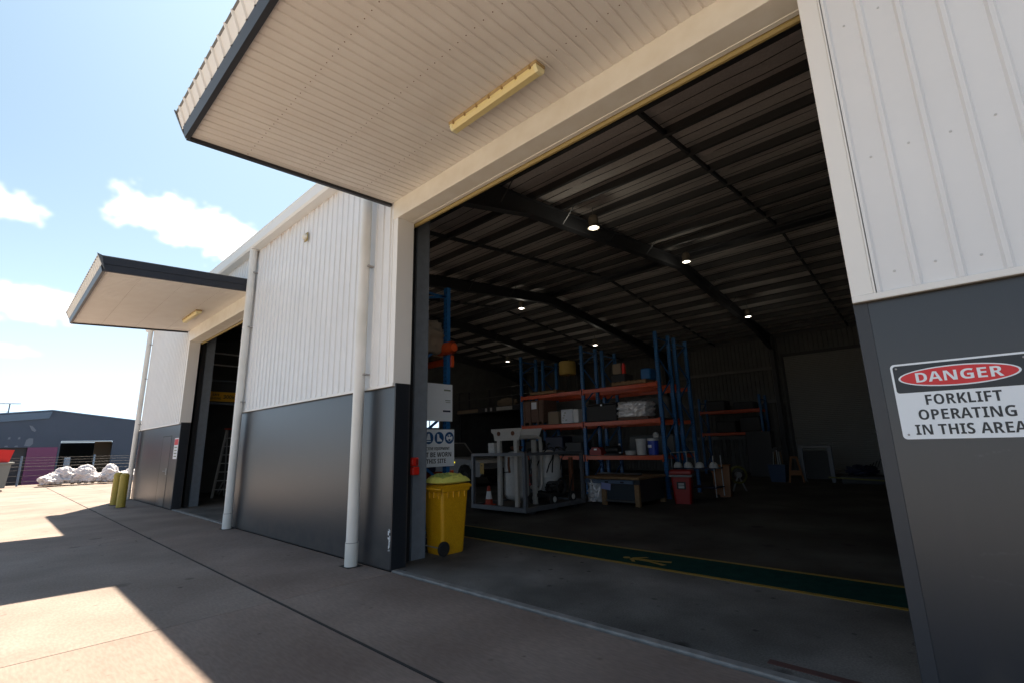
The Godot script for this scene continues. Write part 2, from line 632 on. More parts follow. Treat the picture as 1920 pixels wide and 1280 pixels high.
	M.crate = grained(mat(1, 1, 1, 0.8), noise_tex(57, 0.02, L(0.13, 0.075, 0.055), L(0.19, 0.115, 0.085), 512, 5), 1.0)
	M.carton = mat(0.26, 0.20, 0.14, 0.8)
	M.paper = mat(0.72, 0.75, 0.82, 0.6)
	M.wrap = mat(0.66, 0.66, 0.68, 0.22, 0.2)
	M.tank = grained(mat(1, 1, 1, 0.45), noise_tex(58, 0.02, L(0.70, 0.70, 0.68), L(0.82, 0.82, 0.80), 512, 5), 0.8, fine2, 1.0)
	M.press = grained(mat(1, 1, 1, 0.5), noise_tex(59, 0.03, L(0.64, 0.61, 0.56), L(0.76, 0.73, 0.68), 512, 5), 1.0, fine2, 1.3)
	M.cage = grained(mat(1, 1, 1, 0.5, 0.3), noise_tex(60, 0.03, L(0.12, 0.13, 0.15), L(0.17, 0.18, 0.20), 512, 4), 1.0)
	M.rust = mat(0.16, 0.06, 0.03, 0.8)
	M.cone = mat(0.50, 0.05, 0.02, 0.5)
	M.reflective = mat(0.88, 0.89, 0.90, 0.35)
	M.bulk_bag = grained(mat(1, 1, 1, 0.75), noise_tex(61, 0.02, L(0.60, 0.58, 0.60), L(0.74, 0.72, 0.73), 512, 5), 1.2)
	M.car = mat(0.60, 0.60, 0.60, 0.3)
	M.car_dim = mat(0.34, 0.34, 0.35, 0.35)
	M.alu = mat(0.45, 0.46, 0.47, 0.4, 0.6)
	M.nbr = grained(mat(1, 1, 1, 0.6), noise_tex(62, 0.01, L(0.050, 0.078, 0.125), L(0.058, 0.088, 0.140), 512, 4), 0.1)
	M.nbr_light = mat(0.10, 0.165, 0.25, 0.55)
	M.nbr_dark = mat(0.028, 0.034, 0.046, 0.5)
	M.patch = mat(0.15, 0.19, 0.25, 0.6)
	M.purple = mat(0.20, 0.060, 0.150, 0.6)
	M.khaki = mat(0.16, 0.13, 0.09, 0.6)
	M.skip = mat(0.20, 0.21, 0.20, 0.6)
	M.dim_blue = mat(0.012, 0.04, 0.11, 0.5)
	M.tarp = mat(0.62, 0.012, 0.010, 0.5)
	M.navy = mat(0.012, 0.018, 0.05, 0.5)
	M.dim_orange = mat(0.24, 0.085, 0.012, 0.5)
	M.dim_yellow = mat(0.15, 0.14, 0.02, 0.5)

# ---------------------------------------------------------------- ground
func ground() -> void:
	struct("terrain", B1(Vector3(-1500, -1.0, -1500), Vector3(1500, -0.45, 1500)), M.earth)
	var base := B1(Vector3(-39.6, -0.46, -32.2), Vector3(12.4, -0.025, ZF))
	base.box(Vector3(-39.6, -0.46, ZF), Vector3(12.4, -0.025, 45.8))
	var yard := struct("yard", base, M.joint)
	var xs := []
	var x := -39.6
	while x < 12.5:
		xs.append(x)
		x += 6.0 if x > -39.0 else 4.0
	xs = [-39.6, -35.6, -29.6, -23.6, -17.6, -11.6, -5.6, 0.4, 6.4, 12.4]
	var zs := [ZF, -2.3, 3.7, 9.7, 15.7, 21.7, 27.7, 33.7, 39.7, 45.8]
	var k := 0
	for i in xs.size() - 1:
		for j in zs.size() - 1:
			var g0 := 0.014 if j == 1 else 0.0035
			var g1 := 0.014 if j == 0 else 0.0035
			part("concrete_slab", C1(Vector3(xs[i] + 0.0035, -0.12, zs[j] + (g0 if j > 0 else 0.0)), Vector3(xs[i + 1] - 0.0035, 0.0, zs[j + 1] - g1), 0.004), [M.concrete, M.concrete_b, M.concrete_c][(i * 2 + j) % 3] if j < 2 else M.concrete_bounce, yard)
	for i in 3:
		for j in 5:
			part("concrete_slab", C1(Vector3(xs[i] + 0.0035, -0.12, ZF - 5.6 * (j + 1) + 0.0035), Vector3(minf(xs[i + 1] if i < 2 else -22.4, -22.4) - 0.0035, 0.0, ZF - 5.6 * j - 0.0035), 0.004), [M.concrete, M.concrete_b, M.concrete_c][(i + j) % 3], yard)
	# raised sealant bead in the joint that runs along the building, knotted in places
	var rng := RandomNumberGenerator.new()
	rng.seed = 5
	var bead := MB.new()
	var px := -39.0
	while px < 12.0:
		var w := 0.017 + rng.randf() * 0.004
		var nx := px + rng.randf_range(0.5, 1.6)
		bead.cbox(Vector3(px, -0.02, -2.3 - w / 2), Vector3(minf(nx, 12.0), 0.005, -2.3 + w / 2), 0.005)
		if rng.randf() < 0.3:
			bead.cbox(Vector3(nx - 0.02, -0.02, -2.3 - 0.03), Vector3(nx + 0.03, 0.009, -2.3 + 0.026), 0.008)
		px = nx
	part("joint_sealant", bead, M.joint, yard)
	# inside slab, pale edge strip at the doors, painted walkway
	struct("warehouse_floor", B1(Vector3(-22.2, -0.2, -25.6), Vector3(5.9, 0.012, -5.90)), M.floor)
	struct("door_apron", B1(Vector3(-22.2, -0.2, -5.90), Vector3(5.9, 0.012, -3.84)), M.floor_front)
	for d in [[-16.7, -11.75], [-5.667, -0.378]]:
		struct("door_sill", C1(Vector3(d[0] - 0.02, -0.1, -3.86), Vector3(d[1] + 0.02, 0.014, -3.765), 0.010), M.nib)
	var walk := struct("painted_walkway", B1(Vector3(-14.0, 0.0125, -6.66), Vector3(5.6, 0.016, -5.92)), M.green)
	for z in [-5.88, -6.70]:
		part("yellow_line", B1(Vector3(-14.0, 0.0125, z - 0.036), Vector3(5.6, 0.0165, z + 0.036)), M.line, walk)
	# walking figure painted on the strip, lying along it with the head to the left
	var fig := MB.new()
	var T := Transform3D(Basis(Vector3(0, 0, 1), Vector3(-1, 0, 0), Vector3(0, 1, 0)), Vector3(-3.02, 0.0165, -6.17))
	var disc := PackedVector2Array()
	for i in 14:
		disc.append(Vector2(cos(TAU * i / 14.0) * 0.05, 0.61 + sin(TAU * i / 14.0) * 0.05))
	fig.prism(disc, 0.0, 0.002, T)
	for poly in [[[-0.055, 0.54], [0.055, 0.54], [0.05, 0.26], [-0.05, 0.26]], [[-0.05, 0.27], [0.0, 0.27], [-0.06, 0.0], [-0.13, 0.02]], [[0.0, 0.265], [0.05, 0.265], [0.13, 0.03], [0.07, 0.0]], [[-0.055, 0.53], [-0.06, 0.47], [-0.15, 0.36], [-0.17, 0.40]], [[0.055, 0.53], [0.06, 0.46], [0.15, 0.40], [0.16, 0.44]]]:
		var pv := PackedVector2Array()
		for q in poly:
			pv.append(Vector2(q[0], q[1]))
		fig.prism(pv, 0.0, 0.002, T)
	part("walking_figure", fig, M.line, walk)
	struct("red_floor_line", B1(Vector3(-1.26, 0.0125, -4.02), Vector3(-0.42, 0.016, -3.945)), M.redline)

# ---------------------------------------------------------------- the warehouse
func roof_y(z: float) -> float:
	return 6.35 + 0.11 * (10.8 - absf(z + 14.8))

func warehouse() -> void:
	var w := thing("warehouse", "large white and charcoal steel warehouse with two open roller doors", "building")
	var RIB := [Vector2(0.0, 0.0), Vector2(0.148, 0.0), Vector2(0.161, 0.020), Vector2(0.183, 0.020), Vector2(0.196, 0.0)]
	# front: dark panels up to 2.4 m
	var piers := [[-22.3, -16.7], [-11.75, -5.667], [-0.378, 5.9]]
	for i in 3:
		var p: Array = piers[i]
		var b := MB.new()
		b.cbox(Vector3(p[0], 0.004 if i < 2 else 0.004, -3.99), Vector3(p[1], 2.46, ZF), 0.012)
		var pan := part("dark_wall_panel", b, M["panel_%d" % i], w)
		if i == 1:
			var sc := MB.new()
			var rng := RandomNumberGenerator.new()
			rng.seed = 9
			for k in 16:
				var yy := rng.randf_range(0.22, 0.50)
				var xx := -5.667 - rng.randf_range(0.012, 0.05)
				sc.box(Vector3(xx - rng.randf_range(0.006, 0.022), yy, ZF + 0.0005), Vector3(xx, yy + rng.randf_range(0.01, 0.06), ZF + 0.0015))
			part("paint_scuff", sc, M.sign_white, pan)
	# corner angle on the right jamb
	part("corner_angle", C1(Vector3(-0.382, 0.006, -3.83), Vector3(-0.305, 2.40, ZF + 0.006), 0.003), M.dark_trim, w)
	# backing wall above the panels and over the doors
	var wall := MB.new()
	for p in piers:
		wall.box(Vector3(p[0] + 0.01, 2.46, -3.98), Vector3(p[1] - 0.01, 6.575, -3.76))
	for d in [[-16.7, -11.75], [-5.667, -0.378]]:
		wall.box(Vector3(d[0] - 0.01, 4.96, -3.98), Vector3(d[1] + 0.01, 6.575, -3.76))
	part("wall_frame", wall, M.liner, w)
	# ribbed cladding sheets
	var mats := [M.clad_far, M.clad_mid, M.clad_near]
	for i in 3:
		var p: Array = piers[i]
		var x0: float = p[0] + (0.12 if i != 1 else 0.02)
		if i == 2:
			x0 = p[0] + 0.135
		var x1: float = p[1] - (0.11 if i < 2 else 0.02)
		var b := MB.new()
		b.sheet(Vector3(x0, 2.44, -3.712), Vector3.RIGHT, Vector3.UP, Vector3.BACK, x1 - x0, 3.95, RIB, 0.196, 0.03 if i == 2 else 0.0)
		part("wall_cladding", b, mats[i], w)
	for d in [[-16.7, -11.75], [-5.667, -0.378]]:
		var b := MB.new()
		b.sheet(Vector3(d[0] - 0.12, 5.42, -3.712), Vector3.RIGHT, Vector3.UP, Vector3.BACK, d[1] - d[0] + 0.26, 0.97, RIB, 0.196)
		part("wall_cladding", b, M.clad_mid, w)
	# bottom flashing with its small drip, corner flashings, reveals
	for i in 3:
		var p: Array = piers[i]
		var b := MB.new()
		b.cbox(Vector3(p[0], 2.398, -3.735), Vector3(p[1], 2.440, -3.690), 0.003)
		part("drip_flashing", b, M.white, w)
		var u := MB.new()
		u.box(Vector3(p[0] + 0.003, 2.392, -3.7345), Vector3(p[1] - 0.003, 2.3975, -3.694))
		part("flashing_underside", u, M.khaki, w)
	var jambs := [[-16.7, -1, 4.95], [-11.75, 1, 4.95], [-5.667, -1, 4.94], [-0.378, 1, 4.94]]
	for j in jambs:
		var x: float = j[0]
		var s: float = j[1]
		var b := MB.new()
		b.cbox(Vector3(x - 0.001 * s, 2.4405, -3.99), Vector3(x + 0.118 * s, j[2], -3.700), 0.004)
		b.cbox(Vector3(x + 0.1185 * s, 2.4405, -3.74), Vector3(x + 0.130 * s, j[2], -3.694), 0.002)
		part("corner_flashing", b, M.white, w)
		var r := MB.new()
		r.box(Vector3(x + 0.50 * s, 0.014, -4.09), Vector3(x + 0.60 * s, 4.9, -3.9905))
		part("jamb_shade_block", r, M.black, w)  # added black box standing in for the shade in the gap behind the panel
	# screws on the right cladding, two rows as in the sheeting lines
	var sc := MB.new()
	for row in [2.56, 3.36, 4.4]:
		for k in 18:
			var xx := -0.378 + 0.135 + 0.03 + 0.074 + 0.196 * k
			sc.lathe([Vector2(0.0075, 0), Vector2(0.0075, 0.004), Vector2(0.0, 0.006)], 8, Transform3D(Basis(Vector3.RIGHT, Vector3.BACK, Vector3.DOWN), Vector3(xx, row + 0.01 * sin(k * 2.1), -3.7115)))
	part("wall_screw", sc, M.wall_screw, w)
	# door heads
	for d in [[-16.7, -11.75, 4.86], [-5.667, -0.378, 4.93]]:
		var y: float = d[2]
		var b := MB.new()
		b.cbox(Vector3(d[0] - 0.125, y, -4.0), Vector3(d[1] + 0.125, 5.46, -3.695), 0.005)
		part("door_head", b, M.cream, w)
		var rail := MB.new()
		rail.cbox(Vector3(d[0] - 0.1, y - 0.035, -4.075), Vector3(d[1] + 0.1, y + 0.04, -4.012), 0.018)
		part("door_bottom_rail", rail, M.yellowed, w)
		var lip := MB.new()
		lip.cbox(Vector3(d[0], y - 0.006, -4.0), Vector3(d[1], y + 0.02, -3.945), 0.003)
		part("head_lip", lip, M.cream, w)
		var drum := MB.new()
		drum.tube([Vector3(d[0] - 0.1, 5.86, -4.42), Vector3(d[1] + 0.1, 5.86, -4.42)], 0.26, 20)
		part("door_roll", drum, M.roller, w)
		for s in [0, 1]:
			var sx := -1.0 if s == 0 else 1.0
			var gx: float = d[s] + 0.25 * sx
			var gd := MB.new()
			gd.cbox(Vector3(gx, 0.012, -4.215), Vector3(gx + 0.19 * sx, 5.5, -4.10), 0.004)
			part("door_guide", gd, M.black, w)  # guide channel, black so that it doubles as the shaded gap before the column
	# eaves gutter
	var gut := MB.new()
	gut.prism(PackedVector2Array([Vector2(3.715, 6.17), Vector2(3.53, 6.17), Vector2(3.50, 6.21), Vector2(3.50, 6.39), Vector2(3.485, 6.43), Vector2(3.50, 6.45), Vector2(3.715, 6.45)]), -22.55, 6.0, Transform3D(Basis(Vector3(0, 0, -1), Vector3.UP, Vector3.RIGHT), Vector3.ZERO))
	part("gutter", gut, M.white, w)
	# roof sheets, insulation, purlins
	for s in [-1.0, 1.0]:
		var ze: float = -14.8 - 11.03 * s
		var ye: float = 6.35 + 0.11 * (10.8 - 11.03) + 0.235
		var yr := 6.35 + 0.11 * 10.8 + 0.235
		var b := MB.new()
		b.prism(PackedVector2Array([Vector2(ze, ye), Vector2(-14.8, yr), Vector2(-14.8, yr + 0.06), Vector2(ze, ye + 0.06)]), -22.4, 6.0, Transform3D(Basis(Vector3(0, 0, 1), Vector3.UP, Vector3(-1, 0, 0)), Vector3(-16.4, 0, 0)))
		part("roof_sheet", b, M.galv, w)
	insulation(w)
	for s in [-1.0, 1.0]:
		for k in 11:
			var z: float = -14.8 - s * (0.33 + 1.03 * k)
			var y := roof_y(z)
			var b := MB.new()
			b.box(Vector3(-22.2, y, z - 0.002), Vector3(5.9, y + 0.20, z + 0.002))
			b.box(Vector3(-22.2, y, z - 0.002), Vector3(5.9, y + 0.004, z - 0.07 * s))
			b.box(Vector3(-22.2, y + 0.004, z - 0.07 * s), Vector3(5.9, y + 0.02, z - 0.067 * s))
			b.box(Vector3(-22.2, y + 0.196, z + 0.002), Vector3(5.9, y + 0.20, z + 0.07 * s))
			part("purlin", b, M.purlin, w)
	for x in [-19.9, -14.3, -8.8, -2.92, 3.0]:
		for s in [-1.0, 1.0]:
			var b := MB.new()
			for k in 10:
				var z0: float = -14.8 - s * (0.33 + 1.03 * k + 0.01)
				var z1: float = -14.8 - s * (0.33 + 1.03 * (k + 1) - 0.01)
				b.bar(Vector3(x, roof_y(z0) + 0.07, z0), Vector3(x, roof_y(z1) + 0.07, z1), 0.05, 0.09)
			part("purlin_bridging", b, M.frame, w)
	part("ridge_beam", C1(Vector3(-22.2, roof_y(-14.8) - 0.03, -14.98), Vector3(5.9, roof_y(-14.8) + 0.10, -14.62), 0.01), M.frame, w)
	# portal frames: columns, rafters with haunches, fly braces
	for x in [-22.05, -17.03, -11.50, -5.99, 0.1, 5.68]:
		for s in [-1.0, 1.0]:
			var zc: float = -14.8 - s * (10.45 if s < 0 else 10.25)
			var dh := 0.12 if s < 0 else 0.20
			var yt := roof_y(zc)
			var b := MB.new()
			b.box(Vector3(x - 0.09, 0.012, zc - dh), Vector3(x + 0.09, yt - 0.02, zc - dh + 0.014))
			b.box(Vector3(x - 0.09, 0.012, zc + dh - 0.014), Vector3(x + 0.09, yt - 0.02, zc + dh))
			b.box(Vector3(x - 0.012, 0.012, zc - dh + 0.014), Vector3(x + 0.012, yt - 0.02, zc + dh - 0.014))
			if s < 0:
				b.box(Vector3(x + 0.072, 0.012, zc - dh + 0.016), Vector3(x + 0.086, yt - 0.02, zc + dh - 0.016))
			part("column", b, M.steel if s < 0 else M.frame, w)
		var r := MB.new()
		for s in [-1.0, 1.0]:
			var z0: float = -14.8 - s * 10.4
			var z1: float = -14.8 - s * 7.6
			var T := Transform3D(Basis(Vector3(0, 0, 1), Vector3.UP, Vector3(-1, 0, 0)), Vector3(x, 0, 0))
			var yr := roof_y(-14.8)
			var t := 0.014
			r.prism(PackedVector2Array([Vector2(z0, roof_y(z0) - 0.002), Vector2(-14.8, yr - 0.002), Vector2(-14.8, yr - t), Vector2(z0, roof_y(z0) - t)]), -0.09, 0.09, T)
			r.prism(PackedVector2Array([Vector2(z0, roof_y(z0) - t), Vector2(-14.8, yr - t), Vector2(-14.8, yr - 0.36), Vector2(z1, roof_y(z1) - 0.36), Vector2(z0, roof_y(z0) - 0.72)]), -0.005, 0.005, T)
			r.prism(PackedVector2Array([Vector2(z1, roof_y(z1) - 0.36), Vector2(-14.8, yr - 0.36), Vector2(-14.8, yr - 0.36 - t), Vector2(z1, roof_y(z1) - 0.36 - t)]), -0.09, 0.09, T)
			r.prism(PackedVector2Array([Vector2(z0, roof_y(z0) - 0.72), Vector2(z1, roof_y(z1) - 0.36), Vector2(z1, roof_y(z1) - 0.36 - t), Vector2(z0, roof_y(z0) - 0.72 - t)]), -0.09, 0.09, T)
		part("rafter", r, M.frame, w)
		for s in [-1.0, 1.0]:
			for k in [2, 4, 6, 8]:
				var z: float = -14.8 - s * (0.33 + 1.03 * k)
				var f := MB.new()
				f.bar(Vector3(x + 0.05, roof_y(z) - 0.33, z), Vector3(x + 0.42, roof_y(z) + 0.05, z), 0.03, 0.004)
				part("fly_brace", f, M.galv, w)
	# end walls, back wall with its ribs, back roller door
	var e := MB.new()
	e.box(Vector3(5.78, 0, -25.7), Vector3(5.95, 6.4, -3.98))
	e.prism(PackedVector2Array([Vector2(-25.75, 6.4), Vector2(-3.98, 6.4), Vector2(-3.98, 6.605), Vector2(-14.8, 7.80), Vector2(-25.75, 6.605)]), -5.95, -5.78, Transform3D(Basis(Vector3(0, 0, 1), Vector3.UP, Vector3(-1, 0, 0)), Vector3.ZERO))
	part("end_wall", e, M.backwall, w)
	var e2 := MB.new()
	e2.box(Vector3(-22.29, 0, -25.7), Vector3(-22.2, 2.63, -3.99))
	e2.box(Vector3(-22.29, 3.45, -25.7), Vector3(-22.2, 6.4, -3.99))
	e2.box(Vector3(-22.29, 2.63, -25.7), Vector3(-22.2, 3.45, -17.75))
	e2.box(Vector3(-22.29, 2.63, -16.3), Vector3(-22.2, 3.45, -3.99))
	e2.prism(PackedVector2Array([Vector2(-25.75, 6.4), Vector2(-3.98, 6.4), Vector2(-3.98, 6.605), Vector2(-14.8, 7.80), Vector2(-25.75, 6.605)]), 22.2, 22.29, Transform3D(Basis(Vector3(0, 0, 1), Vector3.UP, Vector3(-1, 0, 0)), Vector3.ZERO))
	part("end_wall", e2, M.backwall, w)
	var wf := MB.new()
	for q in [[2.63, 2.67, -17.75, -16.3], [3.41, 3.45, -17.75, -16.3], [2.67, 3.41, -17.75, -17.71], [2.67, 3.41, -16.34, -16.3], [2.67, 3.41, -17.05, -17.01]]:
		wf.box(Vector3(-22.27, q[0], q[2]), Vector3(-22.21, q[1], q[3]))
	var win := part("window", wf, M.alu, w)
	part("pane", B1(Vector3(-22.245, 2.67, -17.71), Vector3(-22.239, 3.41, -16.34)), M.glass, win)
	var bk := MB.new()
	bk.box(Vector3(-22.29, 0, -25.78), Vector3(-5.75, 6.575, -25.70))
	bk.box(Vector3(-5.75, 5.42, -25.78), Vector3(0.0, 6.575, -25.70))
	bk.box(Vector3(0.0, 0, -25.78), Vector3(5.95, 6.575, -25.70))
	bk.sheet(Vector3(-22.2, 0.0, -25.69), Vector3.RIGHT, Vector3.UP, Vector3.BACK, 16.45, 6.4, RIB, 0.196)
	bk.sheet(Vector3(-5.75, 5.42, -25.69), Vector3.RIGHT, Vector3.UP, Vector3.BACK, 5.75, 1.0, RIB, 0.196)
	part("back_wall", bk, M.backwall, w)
	var rd := MB.new()
	rd.sheet(Vector3(-5.72, 0.012, -25.60), Vector3.UP, Vector3.RIGHT, Vector3.BACK, 5.42, 5.70, [Vector2(0.0, 0.0), Vector2(0.016, 0.030), Vector2(0.044, 0.030), Vector2(0.060, 0.0)], 0.084)
	rd.box(Vector3(-5.72, 0.012, -25.66), Vector3(-0.02, 5.43, -25.64))
	var rdm := part("back_roller_door", rd, M.roller, w)
	part("door_track", C1(Vector3(-5.80, 0.012, -25.64), Vector3(-5.70, 5.5, -25.54), 0.004), M.frame, rdm)
	part("door_track", C1(Vector3(-0.04, 0.012, -25.64), Vector3(0.06, 5.5, -25.54), 0.004), M.frame, rdm)
	part("door_header", C1(Vector3(-5.80, 5.43, -25.66), Vector3(0.06, 5.56, -25.50), 0.004), M.frame, rdm)
	for y in [1.6, 3.3, 4.9]:
		part("wall_girt", B1(Vector3(-22.2, y, -25.68), Vector3(-5.82, y + 0.15, -25.55)), M.galv, w)
	# side door in the far pier
	var sd := MB.new()
	sd.cbox(Vector3(-18.57, 0.02, -3.75), Vector3(-17.57, 2.06, ZF + 0.004), 0.003)
	var door := part("side_door", sd, M.dark, w)
	var df := MB.new()
	for q in [[-18.60, -18.575, 0.01, 2.09], [-17.565, -17.54, 0.01, 2.09], [-18.60, -17.54, 2.064, 2.09]]:
		df.box(Vector3(q[0], q[2], -3.74), Vector3(q[1], q[3], ZF + 0.003))
	part("door_frame", df, M.black, door)
	part("kick_plate", B1(Vector3(-18.20, 0.04, ZF + 0.0045), Vector3(-17.60, 0.26, ZF + 0.008)), M.galv, door)
	var hd := MB.new()
	hd.cbox(Vector3(-17.74, 0.93, ZF + 0.004), Vector3(-17.69, 1.13, ZF + 0.014), 0.003)
	hd.tube([Vector3(-17.715, 1.04, ZF + 0.012), Vector3(-17.715, 1.04, ZF + 0.06), Vector3(-17.84, 1.04, ZF + 0.06)], 0.010, 8)
	part("door_handle", hd, M.alu, door)
	# downpipes
	for q in [[-6.37, -3.58], [-11.50, -3.60], [-22.10, -3.60]]:
		var b := MB.new()
		var X: float = q[0]
		var Z: float = q[1]
		b.tube([Vector3(X, 0.30, Z), Vector3(X, 6.20, Z)], 0.080, 24)
		var dp := part("downpipe", b, M.pvc, w)
		var lo := MB.new()
		lo.tube([Vector3(X, 0.0, Z), Vector3(X, 0.305, Z), Vector3(X, 0.315, Z)], [0.087, 0.087, 0.081], 24)
		part("pipe_shoe", lo, M.pvc, dp)
		var rg := MB.new()
		rg.tube([Vector3(X, 0.300, Z), Vector3(X, 0.309, Z)], 0.0885, 24)
		part("joint_ring", rg, M.screw, dp)
		for y in [2.62, 4.3, 5.6]:
			var st := MB.new()
			st.box(Vector3(X + 0.05, y - 0.012, Z - 0.10), Vector3(X + 0.115, y + 0.012, Z + 0.0))
			part("pipe_strap", st, M.screw, dp)
		var sq := MB.new()
		sq.box(Vector3(X - 0.13, 0.0015, Z - 0.11), Vector3(X + 0.13, 0.004, Z + 0.11))
		part("floor_sump", sq, M.joint, dp)
	canopy(w, -5.88, -0.17)
	canopy(w, -17.02, -11.56)

func insulation(w: Node3D) -> void:
	# foil blanket under the roof sheets, sagging on its wire mesh between the purlins
	var n := FastNoiseLite.new()
	n.seed = 14
	n.frequency = 1.0
	for s in [-1.0, 1.0]:
		var b := MB.new()
		var wires := MB.new()
		for k in 10:
			var rows := []
			for j in 7:
				var u := 0.33 + 1.03 * (k + j / 6.0)
				var z: float = -14.8 - s * u
				var row := []
				for i in 95:
					var x := -22.2 + 28.1 * i / 94.0
					var sag := 0.035 * sin(PI * j / 6.0) + 0.030 * n.get_noise_2d(x * 2.6, z * 2.9) * sin(PI * j / 6.0)
					row.append(Vector3(x, roof_y(z) + 0.212 - sag, z))
				rows.append(row)
			for j in 6:
				for i in 94:
					if s > 0:
						b.quad(rows[j][i], rows[j][i + 1], rows[j + 1][i + 1], rows[j + 1][i])
					else:
						b.quad(rows[j + 1][i], rows[j + 1][i + 1], rows[j][i + 1], rows[j][i])
			if s < 0 or k < 3:
				for j in [1, 3, 5]:
					for i in range(0, 94, 2):
						wires.bar(rows[j][i] + Vector3(0, -0.008, 0), rows[j][i + 2] + Vector3(0, -0.008, 0), 0.010, 0.008)
		var bl := part("roof_insulation", b, M.foil, w)
		part("safety_wire", wires, M.black, bl)

func canopy(w: Node3D, x0: float, x1: float) -> void:
	# soffit of narrow pans falling slightly outward
	var a := Vector3(x0 + 0.05, 5.215, -3.694)
	var o := Vector3(x0 + 0.05, 5.035, -1.06)
	var v := (o - a).normalized()
	var n := Vector3(0, -1, 0) - v * Vector3(0, -1, 0).dot(v)
	n = n.normalized()
	var s := MB.new()
	s.sheet(a, Vector3.RIGHT, v, n, x1 - x0 - 0.10, (o - a).length(), [Vector2(0.0, 0.0), Vector2(0.080, 0.0), Vector2(0.088, -0.011), Vector2(0.100, -0.011), Vector2(0.108, 0.0)], 0.112)
	var c := part("canopy", s, M.soffit, w)
	# screw heads in rows
	var sc := MB.new()
	for f in [0.22, 0.5, 0.78]:
		for i in int((x1 - x0 - 0.3) / 0.112):
			var p: Vector3 = a + v * (o - a).length() * f + Vector3.RIGHT * (0.112 * i + 0.04) + n * 0.0005
			sc.lathe([Vector2(0.0055, 0.0), Vector2(0.0055, 0.003), Vector2(0.0, 0.005)], 6, Transform3D(Basis(Vector3.RIGHT, n, Vector3.RIGHT.cross(n)), p))
	part("soffit_screw", sc, M.rust, c)
	var T := Transform3D(Basis(Vector3(0, 0, 1), Vector3.UP, Vector3(-1, 0, 0)), Vector3.ZERO)
	# dark barges at the two sides, in two folds
	for q in [[x0, 0.0], [x1 - 0.05, 0.0]]:
		var b := MB.new()
		b.prism(PackedVector2Array([Vector2(-1.03, 5.0), Vector2(-3.69, 5.17), Vector2(-3.69, 5.315), Vector2(-1.0, 5.14)]), -q[0] - 0.05, -q[0], T)
		var e := 0.012
		b.prism(PackedVector2Array([Vector2(-1.0, 5.141), Vector2(-3.69, 5.316), Vector2(-3.69, 5.45), Vector2(-0.93, 5.275)]), -q[0] - 0.05 - e, -q[0] + e, T)
		part("barge_board", b, M.dark_trim2, c)
	# dark fascia and ribbed sheet above it along the outer edge
	var f := MB.new()
	f.prism(PackedVector2Array([Vector2(-1.055, 5.002), Vector2(-1.005, 5.0), Vector2(-0.975, 5.115), Vector2(-1.055, 5.125)]), -x1 + 0.05, -x0 - 0.05, T)
	part("fascia", f, M.dark_trim, c)
	var r := MB.new()
	var up := Vector3(0, 0.19, 0.075)
	r.sheet(Vector3(x0 - 0.03, 5.12, -0.985), Vector3.RIGHT, up.normalized(), Vector3(0, -0.075, 0.19).normalized(), x1 - x0 + 0.06, up.length(), [Vector2(0.0, 0.0), Vector2(0.13, 0.0), Vector2(0.14, 0.018), Vector2(0.16, 0.018), Vector2(0.17, 0.0)], 0.19)
	part("front_sheet", r, M.soffit, c)
	for x in [x0 - 0.034, x1 + 0.014]:
		var g := MB.new()
		g.prism(PackedVector2Array([Vector2(-1.03, 5.03), Vector2(-0.985, 5.11), Vector2(-0.885, 5.325), Vector2(-0.96, 5.30)]), -x - 0.02, -x, T)
		part("end_cap", g, M.galv, c)
	var rf := MB.new()
	rf.prism(PackedVector2Array([Vector2(-0.93, 5.281), Vector2(-3.69, 5.456), Vector2(-3.69, 5.468), Vector2(-0.90, 5.30)]), -x1 - 0.01, -x0 + 0.01, T)
	part("canopy_roof", rf, M.galv, c)

